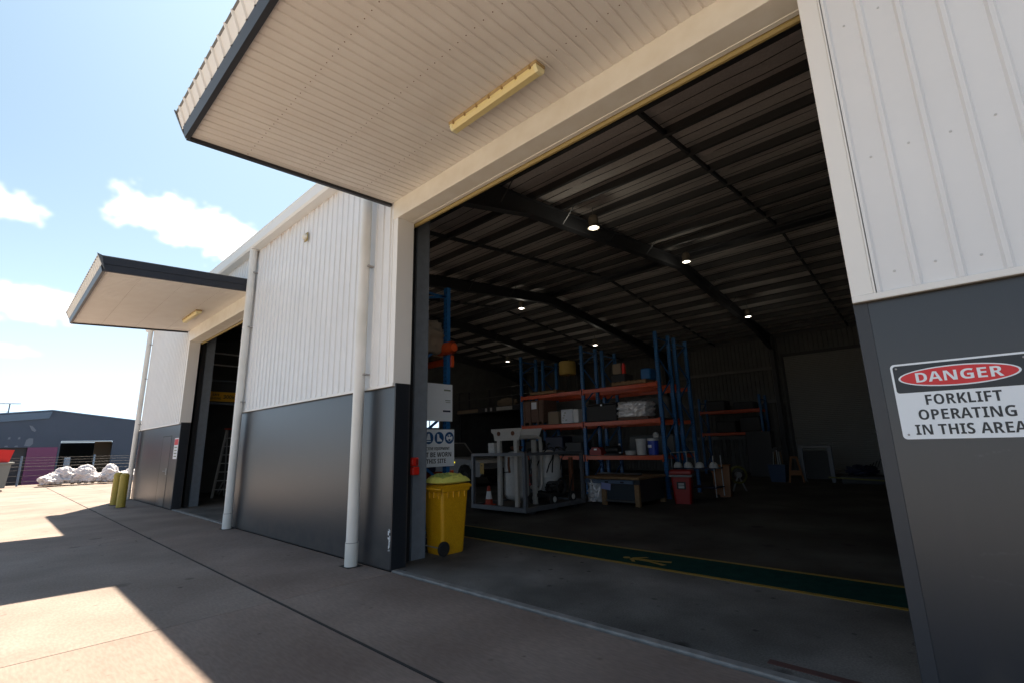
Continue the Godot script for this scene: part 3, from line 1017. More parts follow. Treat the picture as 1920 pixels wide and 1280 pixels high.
# ---------------------------------------------------------------- building across the yard
func neighbour() -> void:
	var b := thing("workshop", "low blue-grey workshop with purple panel and open bay beyond the fence", "building", Vector3(-45, -0.45, 0))
	var T := Transform3D(Basis(Vector3(0, 0, -1), Vector3.UP, Vector3(1, 0, 0)), Vector3.ZERO)
	# front gable split round the open bay (local z of the photo's right is negative)
	var top := PackedVector2Array([Vector2(3.3, 3.02), Vector2(6.05, 3.02), Vector2(6.05, 4.585), Vector2(3.3, 4.925)])
	var body := MB.new()
	body.prism(top, -0.25, 0.0, T)
	body.prism(PackedVector2Array([Vector2(6.05, 0), Vector2(15, 0), Vector2(15, 3.45), Vector2(6.05, 4.585)]), -0.25, 0.0, T)
	body.prism(PackedVector2Array([Vector2(-10, 2.62), Vector2(3.3, 2.62), Vector2(3.3, 4.925), Vector2(2.6, 5.01), Vector2(-10, 3.42)]), -0.25, 0.0, T)
	body.prism(PackedVector2Array([Vector2(3.2, 0), Vector2(3.3, 0), Vector2(3.3, 2.62), Vector2(3.2, 2.62)]), -0.25, 0.0, T)
	part("wall", body, M.nbr, b)
	var shell := MB.new()
	shell.box(Vector3(-25, 0, -15), Vector3(-0.25, 3.4, -14.8))
	shell.box(Vector3(-25, 0, 10), Vector3(-0.25, 3.4, 9.8))
	shell.box(Vector3(-25, 0, -15), Vector3(-24.8, 3.4, 10))
	part("wall", shell, M.nbr, b)
	var roof := MB.new()
	roof.prism(PackedVector2Array([Vector2(15.2, 3.44), Vector2(2.6, 5.03), Vector2(-10.2, 3.42), Vector2(-10.2, 3.50), Vector2(2.6, 5.11), Vector2(15.2, 3.52)]), -25.0, 0.06, T)
	part("roof", roof, M.nbr_light, b)
	var band := MB.new()
	band.prism(PackedVector2Array([Vector2(2.62, 4.99), Vector2(-10, 3.41), Vector2(-10, 2.95), Vector2(2.5, 4.52)]), 0.003, 0.10, T)
	part("verge_band", band, M.nbr_light, b)
	# recessed dark panels and the purple one
	part("shopfront", B1(Vector3(-0.5, 0, 10), Vector3(-0.3, 2.62, -1.72)), M.nbr_dark, b)
	part("purple_panel", C1(Vector3(-0.22, 0, -1.74), Vector3(0.004, 2.62, -3.19), 0.01), M.purple, b)
	part("door_head", C1(Vector3(-0.20, 2.92, -3.32), Vector3(0.03, 3.0, -6.0), 0.01), M.khaki, b)
	var rd := MB.new()
	rd.box(Vector3(-3.0, 0, -5.4), Vector3(-2.9, 3.0, -6.4))
	part("inner_wall", rd, M.khaki, b)
	var pt := MB.new()
	pt.prism(PackedVector2Array([Vector2(1.62, 4.05), Vector2(1.78, 4.0), Vector2(1.98, 3.75), Vector2(1.95, 3.62), Vector2(1.78, 3.72)]), 0.002, 0.006, T)
	pt.prism(PackedVector2Array([Vector2(1.60, 3.10), Vector2(1.72, 3.22), Vector2(1.92, 3.2), Vector2(1.95, 2.85), Vector2(1.82, 2.68), Vector2(1.55, 2.72)]), 0.002, 0.006, T)
	for z in [0.2, 0.75, 1.2]:
		pt.prism(PackedVector2Array([Vector2(z, 3.14), Vector2(z + 0.12, 3.16), Vector2(z + 0.11, 3.3), Vector2(z + 0.02, 3.28)]), 0.002, 0.006, T)
		pt.prism(PackedVector2Array([Vector2(z - 0.1, 2.66), Vector2(z + 0.08, 2.66), Vector2(z + 0.05, 2.76), Vector2(z - 0.06, 2.74)]), 0.002, 0.006, T)
	part("paint_patch", pt, M.patch, b)
	# things stored in its bay
	var rng := RandomNumberGenerator.new()
	rng.seed = 12
	for k in 5:
		var h := rng.randf_range(0.35, 0.8)
		solo("stored_bale", C1(Vector3(-0.3, 0, -0.22), Vector3(0.3, h, 0.22), 0.05), [M.nbr_dark, M.carton, M.patch][k % 3], ["dark bale at the left edge of the workshop bay", "brown bale second from left in the workshop bay", "pale bale in the middle of the workshop bay", "dark bale second from right in the workshop bay", "brown bale at the right edge of the workshop bay"][k], "bale", "bales in the workshop bay", Vector3(-46.2, -0.45, -3.7 - 0.5 * k), 0.0)
	var an := MB.new()
	an.tube([Vector3(0, 0, 0), Vector3(0, 0.95, 0)], 0.034, 8)
	an.tube([Vector3(0.0, 0.93, 0.62), Vector3(0.0, 0.97, -0.52)], 0.028, 6)
	for k in 5:
		an.tube([Vector3(-0.25, 0.94, 0.5 - 0.22 * k), Vector3(0.25, 0.95, 0.5 - 0.22 * k)], 0.012, 5)
	an.tube([Vector3(0, 0.45, 0), Vector3(0.0, 0.02, 0.42)], 0.010, 5)
	an.tube([Vector3(0, 0.45, 0), Vector3(0.0, 0.42, 0.42), Vector3(0.0, -0.05, 0.42)], 0.010, 5)
	solo("antenna", an, M.galv, "thin metal antenna on the roof of the blue-grey workshop", "antenna", "", Vector3(-46.0, 4.1, -0.55))

func rounded(w: float, h: float, r: float, seg := 5) -> PackedVector2Array:
	var p := PackedVector2Array()
	for c in [[w / 2 - r, h / 2 - r, 0.0], [-w / 2 + r, h / 2 - r, PI / 2], [-w / 2 + r, -h / 2 + r, PI], [w / 2 - r, -h / 2 + r, PI * 1.5]]:
		for i in seg + 1:
			var a: float = c[2] + PI / 2 * i / seg
			p.append(Vector2(c[0] + cos(a) * r, c[1] + sin(a) * r))
	return p

func ellipse(rx: float, ry: float, cx := 0.0, cy := 0.0, seg := 28) -> PackedVector2Array:
	var p := PackedVector2Array()
	for i in seg:
		p.append(Vector2(cx + cos(TAU * i / seg) * rx, cy + sin(TAU * i / seg) * ry))
	return p

func flat(poly: PackedVector2Array, z0: float, z1: float) -> MB:
	var b := MB.new()
	b.prism(poly, z0, z1)
	return b

func pts2(a: Array) -> PackedVector2Array:
	var p := PackedVector2Array()
	for q in a:
		p.append(Vector2(q[0], q[1]))
	return p

# lumpy closed body: unit sphere pushed in and out by noise
func lump(size: Vector3, seed_: int, rough: float, freq: float, peak := 0.0, flat_ := -0.8, n1 := 20, n2 := 30, boxy := 0.0) -> MB:
	var n := FastNoiseLite.new()
	n.seed = seed_
	n.frequency = freq
	n.fractal_octaves = 3
	var b := MB.new()
	var g := []
	for i in n1 + 1:
		var row := []
		for j in n2:
			var th := PI * i / n1
			var ph := TAU * j / n2
			var d := Vector3(sin(th) * cos(ph), cos(th), sin(th) * sin(ph))
			var r := 1.0 + rough * n.get_noise_3d(d.x * 100.0, d.y * 100.0, d.z * 100.0)
			if n1 > 36:
				r += 0.10 - 0.34 * absf(n.get_noise_3d(d.x * 210.0 + 70.0, d.y * 120.0, d.z * 210.0))
			r += peak * pow(maxf(d.y, 0.0), 6.0)
			if boxy > 0.0:
				r /= pow(maxf(absf(d.x), maxf(absf(d.y), absf(d.z))), boxy)
			var p := d * r
			p.y = maxf(p.y, flat_)
			row.append((p - Vector3(0, flat_, 0)) * size)
		g.append(row)
	var nr := []
	for i in n1 + 1:
		var row := []
		for j in n2:
			var du: Vector3 = g[i][(j + 1) % n2] - g[i][(j + n2 - 1) % n2]
			var dv: Vector3 = g[mini(i + 1, n1)][j] - g[maxi(i - 1, 0)][j]
			var nv := du.cross(dv)
			row.append(nv.normalized() if nv.length_squared() > 1e-14 else (Vector3.UP if i < n1 / 2 else Vector3.DOWN))
		nr.append(row)
	for i in n1:
		for j in n2:
			var k := (j + 1) % n2
			b.smooth_tri(g[i][j], g[i][k], g[i + 1][k], nr[i][j], nr[i][k], nr[i + 1][k])
			b.smooth_tri(g[i][j], g[i + 1][k], g[i + 1][j], nr[i][j], nr[i + 1][k], nr[i + 1][j])
	return b

func doorway_things() -> void:
	# ---- danger sign by the right jamb
	var s := thing("danger_sign", "white danger sign with red oval warning of forklifts, on the near right panel", "sign", Vector3(0.045, 1.757, ZF + 0.0005))
	part("sign_plate", flat(rounded(0.60, 0.45, 0.022), 0.0, 0.002), M.sign_white, s)
	part("black_field", flat(rounded(0.578, 0.166, 0.016), 0.0022, 0.0027), M.sign_black, s).position = Vector3(0, 0.131, 0)
	part("oval_border", flat(ellipse(0.262, 0.060, -0.008, 0.133, 40), 0.0029, 0.0033), M.sign_white, s)
	part("red_oval", flat(ellipse(0.252, 0.053, -0.008, 0.133, 40), 0.0035, 0.0039), M.sign_red, s)
	lettering("DANGER", 0.056, s, Vector3(-0.007, 0.133, 0.0046), M.sign_white, 0.372)
	lettering("FORKLIFT", 0.058, s, Vector3(-0.006, 0.0, 0.0028), M.sign_black, 0.322)
	lettering("OPERATING", 0.058, s, Vector3(-0.006, -0.086, 0.0028), M.sign_black, 0.405)
	lettering("IN THIS AREA", 0.058, s, Vector3(-0.008, -0.172, 0.0028), M.sign_black, 0.458)
	for q in [[-0.272, 0.198], [0.272, 0.196], [-0.272, -0.198], [0.272, -0.198]]:
		var r := MB.new()
		r.lathe([Vector2(0.006, 0.0), Vector2(0.006, 0.002), Vector2(0.004, 0.004), Vector2(0, 0.0045)], 12, Transform3D(Basis(Vector3.RIGHT, Vector3.BACK, Vector3.DOWN), Vector3(q[0], q[1], 0.0028)))
		part("rivet", r, M.screw, s)
	# ---- the same kind of sign far off, beside the side door
	var f := thing("danger_sign", "small red and white notice on the far dark panel beside the side door", "sign", Vector3(-16.93, 1.70, ZF + 0.0005))
	part("sign_plate", flat(rounded(0.44, 0.60, 0.02), 0.0, 0.002), M.sign_white, f)
	part("red_field", flat(rounded(0.40, 0.17, 0.016), 0.0022, 0.0027), M.sign_red, f).position = Vector3(0, 0.185, 0)
	for k in 4:
		part("text_line", flat(rounded(0.30 - 0.03 * (k % 2), 0.035, 0.004, 2), 0.0022, 0.0027), M.grey_print, f).position = Vector3(0, 0.03 - 0.085 * k, 0)
	# ---- fluorescent battens under the canopies
	for q in [[-3.06, -3.12, "yellowed tube light under the near canopy"], [-14.66, -3.22, "small yellowed tube light under the far canopy"]]:
		var yy: float = 5.215 - 0.0683 * (absf(q[1]) * -1.0 + 3.694) - 0.001
		var l := thing("canopy_light", q[2], "light", Vector3(q[0], yy, q[1]), 0.0, "tube lights under the canopies")
		l.rotation.x = 0.068
		var tray := MB.new()
		tray.cbox(Vector3(-0.655, -0.045, -0.075), Vector3(0.655, 0.0, 0.075), 0.012)
		part("light_base", tray, mat(0.42, 0.30, 0.14, 0.6), l)
		var lens := MB.new()
		lens.prism(PackedVector2Array([Vector2(-0.064, -0.04), Vector2(0.064, -0.04), Vector2(0.060, -0.075), Vector2(0.036, -0.105), Vector2(-0.036, -0.105), Vector2(-0.060, -0.075)]), -0.64, 0.64, Transform3D(Basis(Vector3(0, 0, -1), Vector3.UP, Vector3.RIGHT), Vector3.ZERO))
		part("diffuser", lens, mat(0.78, 0.66, 0.32, 0.3), l)
		for e in [-1.0, 1.0]:
			var cp := MB.new()
			cp.prism(PackedVector2Array([Vector2(-0.067, -0.04), Vector2(0.067, -0.04), Vector2(0.063, -0.078), Vector2(0.038, -0.109), Vector2(-0.038, -0.109), Vector2(-0.063, -0.078)]), e * 0.61 - 0.03 * (0.0 if e > 0 else 1.0), e * 0.61 + 0.03 * (1.0 if e > 0 else 0.0) + 0.005, Transform3D(Basis(Vector3(0, 0, -1), Vector3.UP, Vector3.RIGHT), Vector3.ZERO))
			part("end_cap", cp, mat(0.80, 0.74, 0.44, 0.35), l)
		for k in 7:
			part("diffuser_clip", C1(Vector3(-0.57 + 0.19 * k - 0.012, -0.060, -0.078), Vector3(-0.57 + 0.19 * k + 0.012, -0.018, 0.078), 0.004), mat(0.30, 0.19, 0.07, 0.6), l)
	# ---- little fitting high on the cladding between the doors
	var wl := thing("wall_fitting", "small cream weathered fitting high on the white cladding between the doors", "fitting", Vector3(-8.82, 5.64, -3.685))
	part("backplate", C1(Vector3(-0.07, -0.09, 0), Vector3(0.07, 0.09, 0.02), 0.006), M.yellowed, wl)
	var dome := MB.new()
	dome.lathe([Vector2(0.06, 0.0), Vector2(0.055, 0.04), Vector2(0.03, 0.065), Vector2(0, 0.07)], 14, Transform3D(Basis(Vector3.RIGHT, Vector3.BACK, Vector3.DOWN), Vector3(0, 0, 0.02)))
	part("cover", dome, M.cream, wl)
	# ---- red box on the door guide
	var cb := thing("alarm_box", "red two-piece alarm box fixed to the grey steel column behind the bin", "alarm", Vector3(-5.899, 1.17, -4.235))
	part("lower_box", C1(Vector3(0.0, 0.0, -0.06), Vector3(0.075, 0.115, 0.06), 0.012), M.red, cb)
	part("upper_box", C1(Vector3(0.0, 0.125, -0.055), Vector3(0.06, 0.245, 0.06), 0.012), M.red, cb)
	part("glass_front", C1(Vector3(0.0605, 0.14, -0.04), Vector3(0.064, 0.225, 0.0), 0.0015), M.red_dark, cb)
	# ---- wheelie bin
	var bin := thing("wheelie_bin", "yellow wheelie bin with closed lid just inside the near doorway", "bin", Vector3(-5.97, 0.012, -4.90))
	var body := MB.new()
	var lv := []
	for q in [[0.0, 0.185, 0.205, 0.02], [0.04, 0.193, 0.214, 0.0], [0.88, 0.235, 0.265, 0.0], [0.89, 0.255, 0.285, 0.0], [0.935, 0.260, 0.290, 0.0]]:
		var ring := []
		var r := rounded(q[1] * 2.0, q[2] * 2.0, 0.05, 4)
		for p in r:
			ring.append(Vector3(p.x, q[0], p.y))
		lv.append(ring)
	for i in lv.size() - 1:
		for j in lv[0].size():
			var k: int = (j + 1) % lv[0].size()
			body.quad(lv[i][k], lv[i][j], lv[i + 1][j], lv[i + 1][k])
	for j in range(1, lv[0].size() - 1):
		body.tri(lv[0][0], lv[0][j], lv[0][j + 1])
	# moulded ribs under the rim
	for x in [-0.16, -0.055, 0.055, 0.16]:
		body.cbox(Vector3(x - 0.006, 0.80, 0.25), Vector3(x + 0.006, 0.89, 0.284), 0.004)
	for z in [-0.17, -0.06, 0.05, 0.16]:
		body.cbox(Vector3(0.22, 0.80, z - 0.006), Vector3(0.254, 0.89, z + 0.006), 0.004)
	part("bin_body", body, M.bin_yellow, bin)
	var lid := MB.new()
	lid.prism(PackedVector2Array([Vector2(-0.298, 0.937), Vector2(0.298, 0.937), Vector2(0.298, 0.965), Vector2(0.24, 0.992), Vector2(-0.22, 0.985), Vector2(-0.298, 0.962)]), -0.267, 0.267, Transform3D(Basis(Vector3(0, 0, -1), Vector3.UP, Vector3.RIGHT), Vector3.ZERO))
	part("bin_lid", lid, M.bin_yellow, bin)
	var hd := MB.new()
	hd.tube([Vector3(-0.24, 0.93, 0.29), Vector3(-0.24, 0.935, 0.35), Vector3(-0.15, 0.94, 0.365), Vector3(0.15, 0.94, 0.365), Vector3(0.24, 0.935, 0.35), Vector3(0.24, 0.93, 0.29)], 0.016, 10)
	hd.prism(PackedVector2Array([Vector2(0.285, 0.92), Vector2(0.285, 0.93), Vector2(0.285, 0.84)]), -0.25, -0.235, Transform3D(Basis(Vector3(0, 0, 1), Vector3.UP, Vector3(-1, 0, 0)), Vector3.ZERO))
	hd.prism(PackedVector2Array([Vector2(0.285, 0.92), Vector2(0.285, 0.93), Vector2(0.285, 0.84)]), 0.235, 0.25, Transform3D(Basis(Vector3(0, 0, 1), Vector3.UP, Vector3(-1, 0, 0)), Vector3.ZERO))
	part("bin_handle", hd, M.bin_yellow, bin)
	for x in [-0.245, 0.200]:
		var wh := MB.new()
		wh.lathe([Vector2(0.0, 0.008), Vector2(0.055, 0.008), Vector2(0.06, 0.0), Vector2(0.092, 0.0), Vector2(0.10, 0.008), Vector2(0.10, 0.038), Vector2(0.092, 0.045), Vector2(0.0, 0.045)], 24, Transform3D(Basis(Vector3.UP, Vector3.RIGHT, Vector3.FORWARD), Vector3(x, 0.10, 0.215)))
		part("bin_wheel", wh, M.rubber, bin)
	var ax := MB.new()
	ax.tube([Vector3(-0.22, 0.10, 0.215), Vector3(0.22, 0.10, 0.215)], 0.011, 8)
	part("axle", ax, M.screw, bin)
	# pillow-like bag lying on the lid
	var pil := MB.new()
	var nn := FastNoiseLite.new()
	nn.seed = 3
	nn.frequency = 2.2
	var gt := []
	for i in 17:
		var row := []
		for j in 21:
			var u := i / 8.0 - 1.0
			var v := j / 10.0 - 1.0
			var h := 0.125 * pow(maxf(0.0, (1.0 - pow(absf(u), 2.6)) * (1.0 - pow(absf(v), 2.6))), 0.55)
			h *= 1.0 + 0.25 * nn.get_noise_2d(u * 2.0, v * 2.0)
			row.append(Vector3(u * (0.245 - 0.02 * v * v), h, v * (0.325 - 0.025 * u * u)))
		gt.append(row)
	for i in 16:
		for j in 20:
			pil.quad(gt[i][j], gt[i][j + 1], gt[i + 1][j + 1], gt[i + 1][j])
			var dn := Vector3(1, -0.28, 1)
			pil.quad(gt[i][j] * dn, gt[i + 1][j] * dn, gt[i + 1][j + 1] * dn, gt[i][j + 1] * dn)
	var bag := thing("absorbent_bag", "plump yellow-green bag lying on the yellow bin's lid", "bag", Vector3(-5.96, 1.032, -4.92), 0.05)
	part("bag_body", pil, M.bag_yellow, bag)
	var gp := MB.new()
	for i in range(2, 14):
		for j in range(12, 18):
			gp.quad(gt[i][j] + Vector3(0, 0.003, 0), gt[i][j + 1] + Vector3(0, 0.003, 0), gt[i + 1][j + 1] + Vector3(0, 0.003, 0), gt[i + 1][j] + Vector3(0, 0.003, 0))
	part("printed_patch", gp, M.bag_green, bag)
	# ---- near pallet rack end frame with the two boards on it
	var rk := thing("pallet_rack", "blue and orange pallet rack just inside the doorway, behind the two notice boards", "rack", Vector3.ZERO, 0.0, "blue and orange pallet racks")
	for x in [-6.66, -9.4]:
		for z in [-4.62, -5.47]:
			upright(rk, Vector3(x, 0.012, z), 4.45, 1.0)
		brace(rk, x, -4.62, -5.47, 4.4)
	for y in [3.02, 1.0]:
		for z in [-4.56, -5.53]:
			rackbeam(rk, Vector3(-9.35, y, z), Vector3(-6.58, y, z), 0.13)
	for k in 9:
		part("deck_board", C1(Vector3(-9.3 + 0.29 * k, 3.152, -5.55), Vector3(-9.3 + 0.29 * k + 0.26, 3.172, -4.54), 0.003), M.wood, rk)
	var wl2 := lump(Vector3(0.46, 0.36, 0.40), 21, 0.25, 0.02, 0.0, -0.8, 24, 34, 0.6)
	solo("wrapped_load", wl2, M.carton, "brown wrapped load on the upper beam of the near rack", "load", "", Vector3(-7.0, 3.175, -5.02))
	var roll := MB.new()
	roll.tube([Vector3(-8.2, 0, 0), Vector3(0, 0, 0), Vector3(0.04, 0, 0)], [0.115, 0.115, 0.07], 16)
	solo("orange_roll", roll, M.orange, "orange roll poking out past the blue upright of the near rack", "roll", "", Vector3(-6.42, 3.29, -5.41))
	var bl := MB.new()
	bl.cbox(Vector3(-0.3, 0, -0.28), Vector3(0.3, 0.45, 0.28), 0.03)
	solo("dark_bale", bl, M.navy, "dark bale behind the bin under the protective equipment sign", "bale", "", Vector3(-7.1, 1.132, -5.1))
	# ---- protective equipment sign
	var pe := thing("equipment_sign", "white sign with blue symbols asking for protective equipment, above the yellow bin", "sign", Vector3(-6.585, 1.545, -5.14), PI / 2)
	part("sign_plate", C1(Vector3(-0.45, -0.315, -0.004), Vector3(0.45, 0.31, 0.0), 0.002), M.sign_white, pe)
	for k in 4:
		var cx := 0.337 - 0.225 * k
		var dsc := part("symbol_disc", flat(ellipse(0.102, 0.102, cx, 0.165), 0.0003, 0.001), M.sign_blue, pe)
		var ic := MB.new()
		match k:
			0:
				ic.prism(ellipse(0.056, 0.062, cx, 0.165, 16), 0.0012, 0.0018)
				ic.prism(pts2([[cx - 0.072, 0.19], [cx + 0.072, 0.19], [cx + 0.066, 0.135], [cx - 0.066, 0.135]]), 0.0019, 0.0022)
			1:
				ic.prism(pts2([[cx - 0.045, 0.235], [cx - 0.005, 0.225], [cx + 0.005, 0.17], [cx + 0.06, 0.128], [cx + 0.06, 0.105], [cx - 0.045, 0.105]]), 0.0012, 0.0018)
			2:
				ic.prism(pts2([[cx - 0.045, 0.13], [cx - 0.02, 0.235], [cx + 0.02, 0.235], [cx + 0.045, 0.13]]), 0.0012, 0.0018)
				ic.prism(pts2([[cx - 0.05, 0.115], [cx + 0.05, 0.115], [cx + 0.05, 0.10], [cx - 0.05, 0.10]]), 0.0012, 0.0018)
			3:
				ic.prism(ellipse(0.05, 0.05, cx, 0.15, 16), 0.0012, 0.0018)
				ic.prism(pts2([[cx - 0.075, 0.18], [cx + 0.075, 0.18], [cx + 0.05, 0.235], [cx - 0.05, 0.235]]), 0.0012, 0.0018)
		part("symbol", ic, M.sign_white, dsc)
		if k == 0:
			for e in [[-0.024, 0.195, 0.018, 0.014], [0.024, 0.195, 0.018, 0.014], [0.0, 0.128, 0.028, 0.018]]:
				part("symbol_detail", flat(ellipse(e[2], e[3], cx + e[0], e[1], 12), 0.0023, 0.0026), M.sign_blue, dsc)
	lettering("PROTECTIVE EQUIPMENT", 0.046, pe, Vector3(0.0, -0.015, 0.0008), M.sign_black, 0.68, true)
	lettering("MUST BE WORN", 0.076, pe, Vector3(0.0, -0.115, 0.0008), M.sign_black, 0.76)
	lettering("ON THIS SITE", 0.070, pe, Vector3(-0.03, -0.222, 0.0008), M.sign_black, 0.58)
	# ---- white notice board over it
	var nb := thing("notice_board", "blank-looking white notice board above the protective equipment sign", "board", Vector3(-6.585, 2.32, -5.09), PI / 2)
	part("board", C1(Vector3(-0.46, -0.325, -0.004), Vector3(0.455, 0.325, 0.0), 0.002), M.sign_white, nb)
	var pr := MB.new()
	for q in [[0.26, 0.41, 0.205, 0.232], [0.29, 0.41, 0.03, 0.045], [0.30, 0.41, 0.0, 0.010]]:
		pr.box(Vector3(q[0], q[2], 0.0003), Vector3(q[1], q[3], 0.0009))
	part("small_print", pr, M.grey_print, nb)
	part("printed_line", B1(Vector3(0.24, -0.165, 0.0003), Vector3(0.41, -0.135, 0.0009)), M.navy, nb)

# ---------------------------------------------------------------- racking pieces
func upright(t: Node3D, p: Vector3, h: float, face := 1.0) -> void:
	var b := MB.new()
	# open C section, 100 x 80, with a row of slots
	b.cbox(Vector3(-0.05, 0, 0.034), Vector3(0.05, h, 0.04), 0.002, Transform3D(Basis.IDENTITY, p))
	b.box(Vector3(-0.05, 0, -0.04), Vector3(-0.046, h, 0.034), Transform3D(Basis.IDENTITY, p))
	b.box(Vector3(0.046, 0, -0.04), Vector3(0.05, h, 0.034), Transform3D(Basis.IDENTITY, p))
	b.box(Vector3(-0.046, 0, -0.04), Vector3(-0.022, h, -0.036), Transform3D(Basis.IDENTITY, p))
	b.box(Vector3(0.022, 0, -0.04), Vector3(0.046, h, -0.036), Transform3D(Basis.IDENTITY, p))
	var u := part("upright", b, M.blue, t)
	var s := MB.new()
	for k in int(h / 0.075) - 1:
		for x in [-0.026, 0.026]:
			s.box(p + Vector3(x - 0.007, 0.06 + 0.075 * k, 0.0402), p + Vector3(x + 0.007, 0.09 + 0.075 * k, 0.0408))
	part("slot_row", s, M.black, u)
	part("foot_plate", C1(p + Vector3(-0.07, 0, -0.06), p + Vector3(0.07, 0.008, 0.06), 0.002), M.blue, u)

func brace(t: Node3D, x: float, z0: float, z1: float, h: float) -> void:
	var y := 0.25
	var k := 0
	while y < h - 0.3:
		var b := MB.new()
		var ye := minf(y + 0.62, h - 0.1)
		b.bar(Vector3(x, y, z0 if k % 2 == 0 else z1), Vector3(x, ye, z1 if k % 2 == 0 else z0), 0.025, 0.04)
		part("frame_brace", b, M.blue, t)
		y = ye + 0.02
		k += 1
	for yy in [0.2, h - 0.12]:
		var b := MB.new()
		b.bar(Vector3(x, yy, z0), Vector3(x, yy, z1), 0.025, 0.04)
		part("frame_brace", b, M.blue, t)

func rackbeam(t: Node3D, a: Vector3, b: Vector3, h: float) -> void:
	var m := MB.new()
	m.cbox(Vector3(a.x, a.y, a.z - 0.022), Vector3(b.x, a.y + h, a.z + 0.022), 0.006)
	var o := part("beam", m, M.orange, t)
	for x in [a.x, b.x]:
		part("beam_connector", C1(Vector3(x - 0.022, a.y - 0.05, a.z - 0.03), Vector3(x + 0.022, a.y + h + 0.03, a.z + 0.03), 0.003), M.orange, o)

func pallet(label: String, at: Vector3, turn := 0.0) -> Node3D:
	var t := thing("pallet", label, "pallet", at, turn)
	for k in 3:
		part("bearer", C1(Vector3(-0.58, 0.018, -0.55 + 0.5 * k), Vector3(0.58, 0.105, -0.45 + 0.5 * k), 0.004), M.wood, t)
	for k in 7:
		part("deck_board", C1(Vector3(-0.58 + 0.176 * k, 0.1052, -0.57), Vector3(-0.58 + 0.176 * k + 0.11, 0.123, 0.57), 0.003), M.wood, t)
	for k in 3:
		part("base_board", C1(Vector3(-0.58 + 0.525 * k, 0.0, -0.57), Vector3(-0.58 + 0.525 * k + 0.11, 0.0178, 0.57), 0.003), M.wood, t)
	return t

